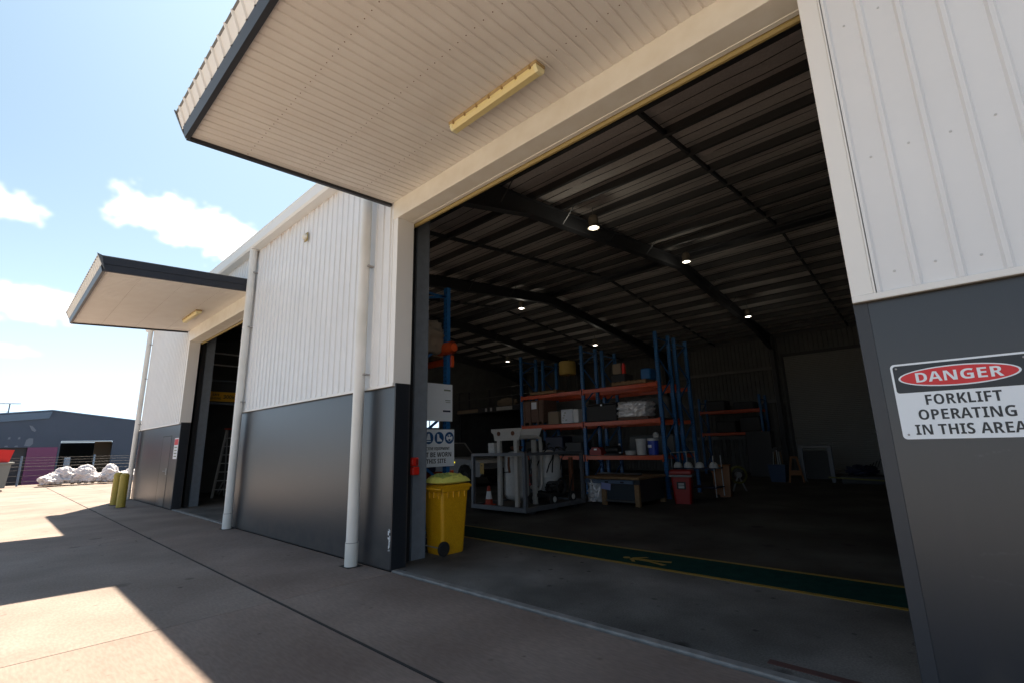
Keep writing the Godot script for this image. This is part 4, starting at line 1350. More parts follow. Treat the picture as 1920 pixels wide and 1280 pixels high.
func racking() -> void:
	# main run of racking, two rows back to back
	for row in 2:
		var z0 := -13.04 - row * 1.28
		var z1 := z0 - 0.86
		var r := thing("pallet_rack", ["two-bay blue and orange pallet rack holding buckets and crates, front row", "blue and orange pallet rack standing back to back behind the loaded front row"][row], "rack", Vector3.ZERO, 0.0, "blue and orange pallet racks")
		for x in [-6.2, -8.87, -11.57]:
			for z in [z0, z1]:
				upright(r, Vector3(x, 0.012, z), 4.75)
			brace(r, x, z0, z1, 4.7)
		for y in [3.15, 2.10, 1.06]:
			for z in [z0 + 0.06, z1 - 0.06]:
				rackbeam(r, Vector3(-8.82, y, z), Vector3(-6.25, y, z), 0.12)
				rackbeam(r, Vector3(-11.52, y, z), Vector3(-8.92, y, z), 0.12)
		if row == 0:
			for y in [2.221, 1.181]:
				for k in 18:
					part("shelf_board", C1(Vector3(-11.5 + 0.292 * k, y, z1 - 0.07), Vector3(-11.5 + 0.292 * k + 0.285, y + 0.018, z0 + 0.07), 0.003), M.crate, r)
	# things on the front row; shelf tops at 2.24 and 1.20, beams' top at 3.27
	var zf := -13.25
	pallet("wooden pallet on the top beams of the left rack bay", Vector3(-10.5, 3.272, -13.5))
	pallet("wooden pallet on the top beams of the right rack bay", Vector3(-7.15, 3.272, -13.5))
	var yb := thing("cable_drum", "yellow drum on a stand above the left rack bay", "drum", Vector3(-9.68, 3.396, -13.35))
	var b := MB.new()
	b.lathe([Vector2(0, 0.50), Vector2(0.27, 0.50), Vector2(0.29, 0.53), Vector2(0.29, 0.94), Vector2(0.27, 0.97), Vector2(0, 0.97)], 20)
	part("drum_body", b, mat(0.40, 0.27, 0.06, 0.6), yb)
	b = MB.new()
	for q in [[-0.2, -0.2], [0.2, -0.2], [-0.2, 0.2], [0.2, 0.2]]:
		b.tube([Vector3(q[0], 0, q[1]), Vector3(q[0], 0.5, q[1])], 0.018, 6)
	part("stand", b, M.black, yb)
	var ta := thing("red_topped_case", "pale case with a red bottle beside it above the right rack bay", "case", Vector3(-7.6, 3.396, -13.3))
	part("case_body", C1(Vector3(-0.16, 0.26, -0.2), Vector3(0.14, 0.60, 0.2), 0.02), M.carton, ta)
	part("case_base", C1(Vector3(-0.2, 0.0, -0.25), Vector3(0.3, 0.255, 0.25), 0.02), M.black, ta)
	b = MB.new()
	b.tube([Vector3(0.19, 0.256, 0.1), Vector3(0.19, 0.52, 0.1), Vector3(0.19, 0.6, 0.1)], [0.06, 0.06, 0.025], 12)
	part("red_bottle", b, M.red, ta)
	var bt := MB.new()
	bt.cbox(Vector3(-0.18, 0, -0.2), Vector3(0.14, 0.34, 0.2), 0.03)
	solo("blue_tub", bt, M.blue, "blue tub beside the right upright on top of the rack", "tub", "", Vector3(-6.65, 3.396, -13.35))
	var cr := thing("wooden_crate", "brown wooden crate with a white label on the left rack shelf", "crate", Vector3(-11.02, 2.24, -13.4))
	part("crate_body", C1(Vector3(-0.46, 0.10, -0.4), Vector3(0.46, 0.86, 0.36), 0.008), M.crate, cr)
	for x in [-0.44, -0.16, 0.20, 0.40]:
		part("batten", C1(Vector3(x - 0.04, 0.0, 0.3602), Vector3(x + 0.04, 0.86, 0.385), 0.004), M.crate, cr)
	part("paper_label", B1(Vector3(-0.10, 0.56, 0.3605), Vector3(0.14, 0.80, 0.363)), M.paper, cr)
	b = MB.new()
	b.cbox(Vector3(-0.23, 0, -0.2), Vector3(0.23, 0.42, 0.2), 0.01)
	var ct := solo("carton", b, M.carton, "plain brown carton beside the wooden crate on the rack", "carton", "", Vector3(-10.2, 2.24, -13.3))
	part("packing_tape", B1(Vector3(-0.14, 0.4205, -0.1), Vector3(0.16, 0.424, 0.201)), M.paper, ct)
	b = MB.new()
	b.cbox(Vector3(-0.31, 0, -0.2), Vector3(0.18, 0.46, 0.25), 0.02)
	var wb := solo("white_box", b, M.paper, "white printed box left of the middle rack upright", "box", "", Vector3(-9.52, 2.24, -13.3))
	part("box_side", C1(Vector3(0.182, 0, -0.2), Vector3(0.40, 0.44, 0.24), 0.02), M.car, wb)
	var pm := MB.new()
	for k in 9:
		pm.box(Vector3(-0.24 + 0.04 * (k % 5), 0.08 + 0.08 * (k % 4), 0.2502), Vector3(-0.22 + 0.04 * (k % 5), 0.13 + 0.08 * (k % 4), 0.2512))
	part("box_print", pm, M.grey_print, wb)
	b = MB.new()
	b.cbox(Vector3(-0.58, 0, -0.35), Vector3(0.52, 0.50, 0.3), 0.02)
	var bc := solo("black_case", b, M.black, "long black case right of the middle rack upright", "case", "", Vector3(-8.2, 2.24, -13.35))
	part("case_lid", C1(Vector3(-0.59, 0.502, -0.36), Vector3(0.53, 0.56, 0.31), 0.015), M.black, bc)
	part("case_latch", C1(Vector3(-0.04, 0.47, 0.301), Vector3(0.03, 0.53, 0.325), 0.004), M.alu, bc)
	var sl := lump(Vector3(0.50, 0.25, 0.32), 33, 0.22, 0.045, 0.0, -0.85, 30, 44, 0.85)
	solo("foil_bundle", sl, M.wrap, "silvery plastic-wrapped bundle on the right rack shelf", "bundle", "", Vector3(-7.15, 2.315, -13.30))
	for k in 2:
		solo("bundle_skid", C1(Vector3(-0.5, 0, -0.06), Vector3(0.5, 0.074, 0.06), 0.006), M.crate, "brown timber runner under the %s of the silvery bundle" % ["front edge", "back edge"][k], "runner", "", Vector3(-7.15, 2.24, -13.12 - 0.36 * k))
	# lower shelf
	b = MB.new()
	b.prism(pts2([[-0.22, 0], [0.22, 0], [0.20, 0.16], [0.08, 0.24], [-0.12, 0.24], [-0.21, 0.14]]), -0.15, 0.15)
	var rt := solo("toolbox", b, M.red_dark, "red toolbox on the lower rack shelf beside the middle upright", "toolbox", "", Vector3(-8.55, 1.20, -13.22))
	part("toolbox_badge", C1(Vector3(-0.05, 0.15, 0.151), Vector3(0.06, 0.20, 0.156), 0.002), M.sign_white, rt)
	var vv := thing("pump_unit", "dark pump with bright fittings in the middle of the lower rack shelf", "pump", Vector3(-7.95, 1.20, -13.2))
	b = MB.new()
	b.tube([Vector3(-0.25, 0.16, 0), Vector3(0.2, 0.16, 0)], 0.12, 14)
	part("pump_body", b, M.black, vv)
	b = MB.new()
	b.cbox(Vector3(-0.28, 0, -0.14), Vector3(0.24, 0.04, 0.14), 0.006)
	part("pump_base", b, M.frame, vv)
	for y in [0.05, 0.30]:
		b = MB.new()
		b.lathe([Vector2(0, 0), Vector2(0.03, 0), Vector2(0.03, 0.03), Vector2(0, 0.035)], 10, Transform3D(Basis.IDENTITY, Vector3(0.27, y, 0.12)))
		part("pump_fitting", b, M.reflective, vv)
	b = MB.new()
	b.lathe([Vector2(0, 0), Vector2(0.15, 0), Vector2(0.165, 0.10), Vector2(0.16, 0.12), Vector2(0, 0.125)], 20)
	solo("shallow_tub", b, M.tank, "low white tub left of the two buckets on the rack", "tub", "", Vector3(-7.38, 1.20, -13.2))
	for q in [[-7.0, "plain white bucket left of the blue bucket on the rack", 0], [-6.62, "blue bucket with white lid on the rack beside the right upright", 1]]:
		var bk := thing("bucket", q[1], "bucket", Vector3(q[0], 1.20, -13.18), 0.0, "buckets on the lower rack shelf")
		b = MB.new()
		b.lathe([Vector2(0, 0), Vector2(0.135, 0), Vector2(0.155, 0.40), Vector2(0.0, 0.40)], 22)
		part("bucket_body", b, M.tank if q[2] == 0 else mat(0.02, 0.06, 0.42, 0.4), bk)
		b = MB.new()
		b.lathe([Vector2(0.14, 0.395), Vector2(0.165, 0.395), Vector2(0.165, 0.455), Vector2(0.15, 0.465), Vector2(0, 0.465)], 22)
		part("bucket_lid", b, M.tank, bk)
		if q[2] == 1:
			part("bucket_label", B1(Vector3(-0.09, 0.20, 0.150), Vector3(0.02, 0.28, 0.160)), M.paper, bk)
	b = MB.new()
	b.lathe([Vector2(0, 0), Vector2(0.07, 0.01), Vector2(0.09, 0.09), Vector2(0.06, 0.16), Vector2(0, 0.18)], 14)
	solo("paper_roll", b, M.tank, "pale roll standing on the blue bucket's lid", "roll", "", Vector3(-6.50, 1.666, -13.16))
	for q in [[-11.1, 0.55, 0.5, M.black], [-10.2, 0.5, 0.62, M.navy], [-9.4, 0.45, 0.42, M.frame]]:
		b = MB.new()
		b.cbox(Vector3(-q[1] * 0.8, 0, -0.3), Vector3(q[1] * 0.7, q[2], 0.3), 0.03)
		solo("stored_case", b, q[3], {-11.1: "black case at the left end of the lower rack shelf", -10.2: "navy case in the middle of the lower left rack shelf", -9.4: "grey case left of the middle upright on the lower shelf"}[q[0]], "case", "cases on the lower left shelf", Vector3(q[0], 1.20, -13.4))
	# back row: dull bundles seen through the front row
	for q in [[-10.4, 2.225, 0.9], [-7.4, 2.225, 0.75], [-7.3, 1.185, 0.6], [-10.3, 1.185, 0.7]]:
		b = MB.new()
		b.cbox(Vector3(-0.8, 0, -0.35), Vector3(0.8, q[2], 0.35), 0.05)
		var hi: bool = q[1] > 2.0
		solo("stacked_sheets", b, M.backwall, "grey sheet stack on the %s level of the back rack row, %s bay" % ["middle" if hi else "lower", "left" if q[0] < -9.0 else "right"], "stack", "sheet stacks on the back rack row", Vector3(q[0], q[1], -14.75))
	# rack against the back wall
	var br := thing("pallet_rack", "dim rack with orange beams against the back wall left of the roller door", "rack", Vector3.ZERO, 0.0, "blue and orange pallet racks")
	for x in [-6.55, -9.35]:
		for z in [-23.9, -24.8]:
			upright(br, Vector3(x, 0.012, z), 3.6)
		brace(br, x, -23.9, -24.8, 3.5)
	for y in [2.85, 1.80]:
		for z in [-23.84, -24.86]:
			rackbeam(br, Vector3(-9.3, y, z), Vector3(-6.6, y, z), 0.12)
	for q in [[-8.6, 2.97, 0.5], [-7.3, 2.97, 0.35], [-8.2, 1.92, 0.55], [-7.1, 1.92, 0.7]]:
		b = MB.new()
		b.cbox(Vector3(-0.45, 0, -0.4), Vector3(0.45, q[2], 0.4), 0.04)
		solo("dark_box", b, M.frame, "dark box on the %s beam of the back-wall rack, %s side" % ["upper" if q[1] > 2.5 else "lower", "left" if q[0] < -8.0 else "right"], "box", "boxes on the back-wall rack", Vector3(q[0], q[1], -24.35))

func floor_things() -> void:
	# ---- grey transport frame holding blasting pots
	var c := thing("transport_frame", "grey steel open-sided skid frame carrying tanks, in the middle of the floor", "frame", Vector3(-8.27, 0.012, -9.51))
	# local box: x -0.85..0.85, z 1.48..-1.48
	var hx := 0.86
	var hz := 1.13
	for x in [-hx, hx]:
		for z in [-hz, hz]:
			part("post", C1(Vector3(x - 0.04, 0.16, z - 0.04), Vector3(x + 0.04, 1.30, z + 0.04), 0.004), M.cage, c)
	for y in [[0.06, 0.16], [1.30, 1.37]]:
		for z in [-hz, hz]:
			part("rail", C1(Vector3(-hx - 0.04, y[0], z - 0.04), Vector3(hx + 0.04, y[1], z + 0.04), 0.004), M.cage, c)
		for x in [-hx, hx]:
			part("rail", C1(Vector3(x - 0.04, y[0], -hz + 0.04), Vector3(x + 0.04, y[1], hz - 0.04), 0.004), M.cage, c)
	part("deck", C1(Vector3(-hx + 0.04, 0.10, -hz + 0.04), Vector3(hx - 0.04, 0.115, hz - 0.04), 0.002), M.frame, c)
	for z in [-0.8, 0.0, 0.8]:
		part("bearer", C1(Vector3(-hx + 0.02, 0.0, z - 0.06), Vector3(hx - 0.02, 0.0595, z + 0.06), 0.004), M.frame, c)
	# ---- white blasting pot in its stand
	var st := thing("blast_pot", "white pot in a stand with a flared two-holed head plate, inside the grey frame", "machine", Vector3(-8.26, 0.127, -8.98))
	for q in [[-0.29, 0.24], [0.28, 0.24], [-0.29, -0.42], [0.28, -0.42]]:
		part("stand_leg", C1(Vector3(q[0] - 0.055, 0.0, q[1] - 0.04), Vector3(q[0] + 0.055, 1.56, q[1] + 0.04), 0.005), M.press, st)
	var b := MB.new()
	b.prism(pts2([[-0.52, 1.84], [0.52, 1.84], [0.52, 1.80], [0.42, 1.55], [-0.40, 1.55], [-0.44, 1.72], [-0.52, 1.76]]), 0.285, 0.30)
	var hp := part("head_plate", b, M.press, st)
	for x in [-0.25, 0.23]:
		b = MB.new()
		b.lathe([Vector2(0.055, 0), Vector2(0.055, 0.012), Vector2(0, 0.012)], 14, Transform3D(Basis(Vector3.RIGHT, Vector3.BACK, Vector3.DOWN), Vector3(x, 1.72, 0.3005)))
		part("plate_eye", b, M.rust, hp)
	b = MB.new()
	b.prism(pts2([[-0.50, 1.84], [0.50, 1.84], [0.38, 1.58], [-0.36, 1.58]]), -0.50, -0.485)
	part("rear_plate", b, M.press, st)
	b = MB.new()
	b.lathe([Vector2(0, 0.10), Vector2(0.16, 0.11), Vector2(0.27, 0.17), Vector2(0.31, 0.24), Vector2(0.31, 1.12), Vector2(0.28, 1.2), Vector2(0.15, 1.28), Vector2(0, 1.30)], 26, Transform3D(Basis.IDENTITY, Vector3(-0.05, 0, -0.10)))
	part("tank", b, M.tank, st)
	b = MB.new()
	b.tube([Vector3(0.03, 1.15, 0.25), Vector3(0.05, 0.95, 0.28), Vector3(0.06, 0.78, 0.26)], 0.028, 8)
	part("valve", b, M.rust, st)
	b = MB.new()
	b.tube([Vector3(0.06, 0.80, 0.29), Vector3(-0.08, 0.79, 0.31)], 0.012, 6)
	part("valve_lever", b, M.black, st)
	part("control_box", C1(Vector3(-0.64, 1.20, 0.12), Vector3(-0.42, 1.50, 0.30), 0.008), M.tank, st)
	b = MB.new()
	b.tube([Vector3(-0.53, 1.50, 0.2), Vector3(-0.50, 1.72, 0.25), Vector3(-0.40, 1.74, 0.27)], 0.016, 6)
	part("cable", b, M.frame, st)
	b = MB.new()
	b.tube([Vector3(0.36, 1.62, 0.24), Vector3(0.36, 1.62, -0.42), Vector3(0.34, 1.60, -0.60), Vector3(0.34, 1.45, -0.62), Vector3(0.34, 0.48, -0.62), Vector3(0.30, 0.36, -0.62), Vector3(0.14, 0.32, -0.62), Vector3(0.08, 0.40, -0.5)], 0.045, 12)
	part("pipework", b, M.press, st)
	b = MB.new()
	b.lathe([Vector2(0.06, 0), Vector2(0.15, 0.05), Vector2(0.17, 0.10), Vector2(0.05, 0.12), Vector2(0, 0.12)], 16, Transform3D(Basis.IDENTITY, Vector3(-0.02, 1.30, -0.09)))
	part("pot_lid", b, M.rust, st)
	# ---- rounded pressure vessel with hoses
	var pv := thing("pressure_vessel", "round off-white pressure vessel strapped with black hoses, behind the blast pot", "tank", Vector3(-8.12, 0.127, -10.1))
	b = MB.new()
	b.lathe([Vector2(0, 0.22), Vector2(0.16, 0.26), Vector2(0.30, 0.42), Vector2(0.36, 0.62), Vector2(0.37, 0.95), Vector2(0.33, 1.12), Vector2(0.20, 1.25), Vector2(0.08, 1.29), Vector2(0, 1.29)], 28)
	part("vessel", b, M.tank, pv)
	for a in 3:
		var an := TAU * a / 3.0 + 0.4
		b = MB.new()
		b.bar(Vector3(cos(an) * 0.34, 0, sin(an) * 0.34), Vector3(cos(an) * 0.33, 0.55, sin(an) * 0.33), 0.06, 0.02)
		part("vessel_leg", b, M.press, pv)
	for q in [[-0.2, 1.02], [-0.25, 0.80], [-0.25, 0.60]]:
		b = MB.new()
		b.cbox(Vector3(q[0] - 0.09, q[1] - 0.025, 0.26), Vector3(q[0] + 0.09, q[1] + 0.025, 0.36), 0.01)
		part("hose_clip", b, M.black, pv)
	var rng := RandomNumberGenerator.new()
	rng.seed = 8
	for k in 11:
		b = MB.new()
		var pts := []
		var a0 := -0.9 + 0.37 * k + 0.4 * rng.randf()
		for i in 9:
			var f := i / 8.0
			var rr := 0.40 + 0.09 * sin(f * (4.0 + k % 3) + k * 1.7) + 0.05 * rng.randf()
			pts.append(Vector3(cos(a0 + f * (0.5 + 0.3 * (k % 4))) * rr, 1.28 + 0.16 * sin(PI * f) - f * f * (0.35 + 0.75 * rng.randf() * 0.2 + 0.07 * k), sin(a0 + f * (0.5 + 0.3 * (k % 4))) * rr))
		b.tube(pts, 0.016, 7)
		part("hose", b, M.rubber, pv)
	b = MB.new()
	b.cbox(Vector3(-0.05, 1.33, 0.02), Vector3(0.10, 1.42, 0.10), 0.01, Transform3D(Basis(Vector3(0, 0, 1), 0.5), Vector3(0.62, 0.02, 0)))
	part("tag_plate", b, M.car, pv)
	b = MB.new()
	b.tube([Vector3(0, 1.28, 0), Vector3(0, 1.42, 0), Vector3(0.12, 1.46, 0.05)], 0.03, 8)
	part("top_valve", b, M.frame, pv)
	# ---- black wheeled pressure washer
	var pw := thing("pressure_washer", "black petrol pressure washer on pale wheels, at the right end of the grey frame", "machine", Vector3(-7.78, 0.127, -9.85))
	b = MB.new()
	b.cbox(Vector3(-0.30, 0.16, -0.45), Vector3(0.28, 0.26, 0.45), 0.02)
	part("chassis", b, M.black, pw)
	part("engine", lump(Vector3(0.24, 0.13, 0.26), 4, 0.5, 0.03, 0.0, -0.8, 14, 20), M.black, pw).position = Vector3(0, 0.26, -0.1)
	b = MB.new()
	b.cbox(Vector3(-0.20, 0.42, -0.38), Vector3(0.18, 0.52, 0.02), 0.03)
	part("fuel_tank", b, M.frame, pw)
	for x in [-0.36, 0.30]:
		for z in [0.40, -0.36]:
			var w := MB.new()
			w.lathe([Vector2(0.07, 0.0), Vector2(0.125, 0.0), Vector2(0.14, 0.02), Vector2(0.14, 0.05), Vector2(0.125, 0.07), Vector2(0.07, 0.07)], 20, Transform3D(Basis(Vector3.UP, Vector3.RIGHT, Vector3.FORWARD), Vector3(x, 0.14, z)))
			var ty := part("wheel", w, M.rubber, pw)
			w = MB.new()
			w.lathe([Vector2(0.0, -0.004), Vector2(0.03, -0.004), Vector2(0.035, 0.012), Vector2(0.098, 0.002), Vector2(0.098, 0.068), Vector2(0.035, 0.058), Vector2(0.03, 0.074), Vector2(0, 0.074)], 20, Transform3D(Basis(Vector3.UP, Vector3.RIGHT, Vector3.FORWARD), Vector3(x, 0.14, z)))
			part("rim", w, M.tank, ty)
	b = MB.new()
	b.tube([Vector3(-0.26, 0.25, -0.40), Vector3(-0.26, 0.66, -0.56), Vector3(0.24, 0.66, -0.56), Vector3(0.24, 0.25, -0.40)], 0.018, 8)
	part("push_bar", b, M.black, pw)
	b = MB.new()
	for k in 5:
		var ring := []
		for i in 17:
			var a := TAU * i / 16.0
			ring.append(Vector3(0.34 + 0.012 * k, 0.42 + sin(a) * (0.17 + 0.012 * (k % 3)), 0.12 + cos(a) * 0.17))
		b.tube(ring, 0.014, 6, false)
	part("hose_coil", b, M.rubber, pw)
	# small bits inside the frame
	var co := thing("traffic_cone", "small orange cone with white band inside the left of the grey frame", "cone", Vector3(-8.83, 0.127, -8.62))
	part("cone_base", C1(Vector3(-0.13, 0, -0.13), Vector3(0.13, 0.03, 0.13), 0.01), M.cone, co)
	b = MB.new()
	b.lathe([Vector2(0.10, 0.03), Vector2(0.035, 0.44), Vector2(0.03, 0.46), Vector2(0, 0.46)], 18)
	part("cone_body", b, M.cone, co)
	b = MB.new()
	b.lathe([Vector2(0.0825, 0.15), Vector2(0.0525, 0.335)], 18)
	part("white_band", b, M.reflective, co)
	var tg := MB.new()
	tg.cbox(Vector3(-0.07, -0.26, -0.004), Vector3(0.07, 0.0, 0.004), 0.003)
	var tago := solo("yellow_tag", tg, mat(0.50, 0.32, 0.07, 0.6), "yellow tag hanging in the upper left of the grey frame", "tag", "", Vector3(-8.88, 1.14, -8.44))
	part("tag_hole", B1(Vector3(-0.018, -0.075, 0.0042), Vector3(0.018, -0.045, 0.005)), M.black, tago)
	b = MB.new()
	b.cbox(Vector3(-0.045, 0, -0.045), Vector3(0.045, 1.1, 0.045), 0.005)
	solo("rusty_post", b, M.rust, "rust brown post standing at the right end of the grey frame", "post", "", Vector3(-7.60, 0.127, -10.42))
	b = MB.new()
	b.cbox(Vector3(-0.17, 0, -0.13), Vector3(0.17, 0.30, 0.13), 0.03)
	solo("red_can", b, M.red_dark, "dark red fuel can on a black crate at the back of the grey frame", "can", "", Vector3(-8.75, 0.47, -10.3))
	solo("can_shelf", C1(Vector3(-0.25, 0, -0.2), Vector3(0.25, 0.343, 0.2), 0.01), M.black, "black crate under the dark red can in the grey frame", "crate", "", Vector3(-8.75, 0.127, -10.3))
	# ---- steel-topped bench crate
	var k := thing("packing_crate", "low timber-legged crate with grey steel front and foil-wrapped end, below the rack", "crate", Vector3(-6.75, 0.012, -11.78), 0.0)
	part("crate_top", C1(Vector3(-0.86, 0.64, -0.66), Vector3(0.80, 0.70, 0.84), 0.01), M.wood, k)
	part("crate_body", C1(Vector3(-0.36, 0.10, -0.62), Vector3(0.76, 0.6395, 0.74), 0.008), M.frame, k)
	part("front_rail", C1(Vector3(-0.82, 0.53, 0.745), Vector3(0.60, 0.62, 0.80), 0.006), mat(0.14, 0.20, 0.30, 0.4, 0.2), k)
	part("front_panel", B1(Vector3(-0.18, 0.14, 0.742), Vector3(0.64, 0.50, 0.752)), mat(0.05, 0.062, 0.075, 0.25), k)
	part("front_sill", C1(Vector3(-0.20, 0.09, 0.745), Vector3(0.66, 0.14, 0.80), 0.005), M.galv, k)
	part("foil_wrap", lump(Vector3(0.21, 0.31, 0.60), 17, 0.20, 0.05, 0.0, -0.86, 30, 44, 0.85), M.wrap, k).position = Vector3(-0.58, 0.05, 0.20)
	for q in [[-0.25, 0.76], [0.70, 0.76], [0.70, -0.58], [-0.25, -0.58]]:
		part("crate_leg", C1(Vector3(q[0] - 0.06, 0.0, q[1] - 0.05), Vector3(q[0] + 0.06, 0.52, q[1] + 0.055), 0.006), M.wood, k)
	part("delivery_label", B1(Vector3(-0.36, 0.36, 0.818), Vector3(-0.08, 0.52, 0.822)), mat(0.30, 0.34, 0.62, 0.6), k).rotation.z = -0.12
	for x in [-0.62, -0.15, 0.30]:
		part("rail_slot", B1(Vector3(x - 0.05, 0.55, 0.8005), Vector3(x + 0.05, 0.59, 0.803)), M.black, k)
	b = MB.new()
	for i in 6:
		b.bar(Vector3(-0.8 + 0.02 * i, 0.02 + 0.016 * (i % 3), -0.3 + 0.12 * i), Vector3(0.4 + 0.05 * i, 0.03 + 0.014 * (i % 2), -0.2 + 0.1 * i), 0.05, 0.016)
	solo("steel_lengths", b, M.galv, "grey steel lengths lying on the packing crate's top", "steel", "", Vector3(-6.8, 0.712, -11.75))
	# ---- red bin with label
	var rb := thing("red_bin", "red lidded bin with a black label beside the rack", "bin", Vector3(-5.46, 0.012, -12.32), 0.25)
	b = MB.new()
	var lv := []
	for q in [[0.0, 0.20, 0.19], [0.66, 0.25, 0.24]]:
		var ring := []
		for p in rounded(q[1] * 2.0, q[2] * 2.0, 0.06, 4):
			ring.append(Vector3(p.x, q[0], p.y))
		lv.append(ring)
	for j in lv[0].size():
		var l: int = (j + 1) % lv[0].size()
		b.quad(lv[0][l], lv[0][j], lv[1][j], lv[1][l])
	part("bin_body", b, M.red_dark, rb)
	part("bin_rim", C1(Vector3(-0.29, 0.66, -0.28), Vector3(0.29, 0.715, 0.28), 0.012), mat(0.20, 0.21, 0.22, 0.6), rb)
	part("bin_lid", C1(Vector3(-0.28, 0.716, -0.27), Vector3(0.28, 0.83, 0.27), 0.03), M.red_dark, rb)
	part("bin_label", C1(Vector3(-0.11, 0.36, 0.236), Vector3(0.11, 0.54, 0.244), 0.003), M.black, rb)
	for y in [0.49, 0.44, 0.40]:
		part("label_line", B1(Vector3(-0.07, y - 0.010, 0.2445), Vector3(0.07, y + 0.010, 0.2455)), M.car, rb)
	# ---- helmets on a trolley
	var tr := thing("helmet_trolley", "tubular trolley holding a row of white helmets behind the red bin", "trolley", Vector3(-5.6, 0.012, -13.55))
	for z in [-0.28, 0.28]:
		b = MB.new()
		b.tube([Vector3(-0.55, 0.08, z), Vector3(-0.55, 1.24, z), Vector3(-0.10, 1.26, z), Vector3(-0.10, 0.8, z)], 0.014, 8)
		b.tube([Vector3(0.62, 0.08, z), Vector3(0.62, 1.15, z)], 0.014, 8)
		part("trolley_frame", b, M.alu, tr)
	for y in [0.30, 0.80]:
		part("trolley_shelf", C1(Vector3(-0.58, y, -0.3), Vector3(0.65, y + 0.025, 0.3), 0.005), M.navy, tr)
	var hl := ["white helmet directly above the left of the red bin", "white helmet above the right edge of the red bin", "white helmet on the middle of the trolley shelf", "white helmet at the right end of the trolley shelf"]
	for i in 4:
		var h := thing("safety_helmet", hl[i], "helmet", Vector3([-6.02, -5.72, -5.40, -5.02][i], 0.84, -13.38), [0.2, 0.9, -0.5, 1.3][i], "white helmets on the trolley")
		b = MB.new()
		b.lathe([Vector2(0.118, 0.0), Vector2(0.115, 0.05), Vector2(0.095, 0.11), Vector2(0.055, 0.145), Vector2(0.0, 0.155)], 18)
		part("helmet_shell", b, M.tank, h)
		b = MB.new()
		b.prism(pts2([[-0.11, 0.04], [0.11, 0.04], [0.08, 0.17], [-0.08, 0.17]]), -0.006, 0.0, Transform3D(Basis(Vector3.RIGHT, Vector3.BACK, Vector3.DOWN), Vector3.ZERO))
		part("helmet_peak", b, M.tank, h)
	# ---- dim yellow bins and the hose reel further back
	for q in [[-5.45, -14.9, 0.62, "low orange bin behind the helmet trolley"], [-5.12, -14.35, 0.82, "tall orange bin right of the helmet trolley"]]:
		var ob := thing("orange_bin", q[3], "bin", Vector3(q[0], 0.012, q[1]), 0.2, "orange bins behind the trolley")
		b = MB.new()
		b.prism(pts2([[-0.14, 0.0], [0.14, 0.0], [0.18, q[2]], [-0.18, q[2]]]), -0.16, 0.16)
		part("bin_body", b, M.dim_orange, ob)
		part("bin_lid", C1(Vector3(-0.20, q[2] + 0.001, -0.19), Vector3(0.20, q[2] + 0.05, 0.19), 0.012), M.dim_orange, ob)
	var hr := thing("hose_reel", "yellow-green hose wound on a reel right of the orange bins", "hose", Vector3(-5.28, 0.5, -16.0), 0.6)
	b = MB.new()
	for i in 4:
		var ring := []
		for j in 21:
			var a := TAU * j / 20.0
			ring.append(Vector3(cos(a) * (0.25 - 0.02 * (i % 2)), sin(a) * (0.25 - 0.02 * (i % 2)), -0.06 + 0.04 * i))
		b.tube(ring, 0.022, 6, false)
	part("hose", b, M.dim_yellow, hr)
	b = MB.new()
	b.bar(Vector3(-0.2, -0.488, 0), Vector3(0, 0.0, 0), 0.04)
	b.bar(Vector3(0.2, -0.488, 0), Vector3(0, 0.0, 0), 0.04)
	b.lathe([Vector2(0, -0.1), Vector2(0.09, -0.1), Vector2(0.09, 0.1), Vector2(0, 0.1)], 14, Transform3D(Basis(Vector3.RIGHT, Vector3.BACK, Vector3.DOWN), Vector3.ZERO))
	part("reel_stand", b, M.alu, hr)
	# ---- white utility vehicle
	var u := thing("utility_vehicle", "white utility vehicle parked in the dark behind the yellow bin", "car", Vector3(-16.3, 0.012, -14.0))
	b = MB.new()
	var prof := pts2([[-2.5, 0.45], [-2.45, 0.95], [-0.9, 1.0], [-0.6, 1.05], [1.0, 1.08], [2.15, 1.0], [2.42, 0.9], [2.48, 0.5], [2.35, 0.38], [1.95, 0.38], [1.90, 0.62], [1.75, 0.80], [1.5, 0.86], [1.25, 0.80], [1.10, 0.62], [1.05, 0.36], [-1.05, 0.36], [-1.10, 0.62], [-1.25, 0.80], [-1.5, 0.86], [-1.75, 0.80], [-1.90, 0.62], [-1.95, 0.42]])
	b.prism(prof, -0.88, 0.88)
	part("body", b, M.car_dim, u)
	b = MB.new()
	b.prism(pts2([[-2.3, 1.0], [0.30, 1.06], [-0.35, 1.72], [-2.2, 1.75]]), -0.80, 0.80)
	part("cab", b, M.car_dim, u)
	for z in [0.801, -0.806]:
		b = MB.new()
		b.prism(pts2([[-2.1, 1.12], [0.10, 1.13], [-0.38, 1.64], [-2.05, 1.66]]), z, z + 0.005)
		part("side_window", b, M.sign_black, u)
	b = MB.new()
	b.quad(Vector3(0.26, 1.12, 0.72), Vector3(0.26, 1.12, -0.72), Vector3(-0.31, 1.69, -0.68), Vector3(-0.31, 1.69, 0.68))
	part("windscreen", b, M.sign_black, u)
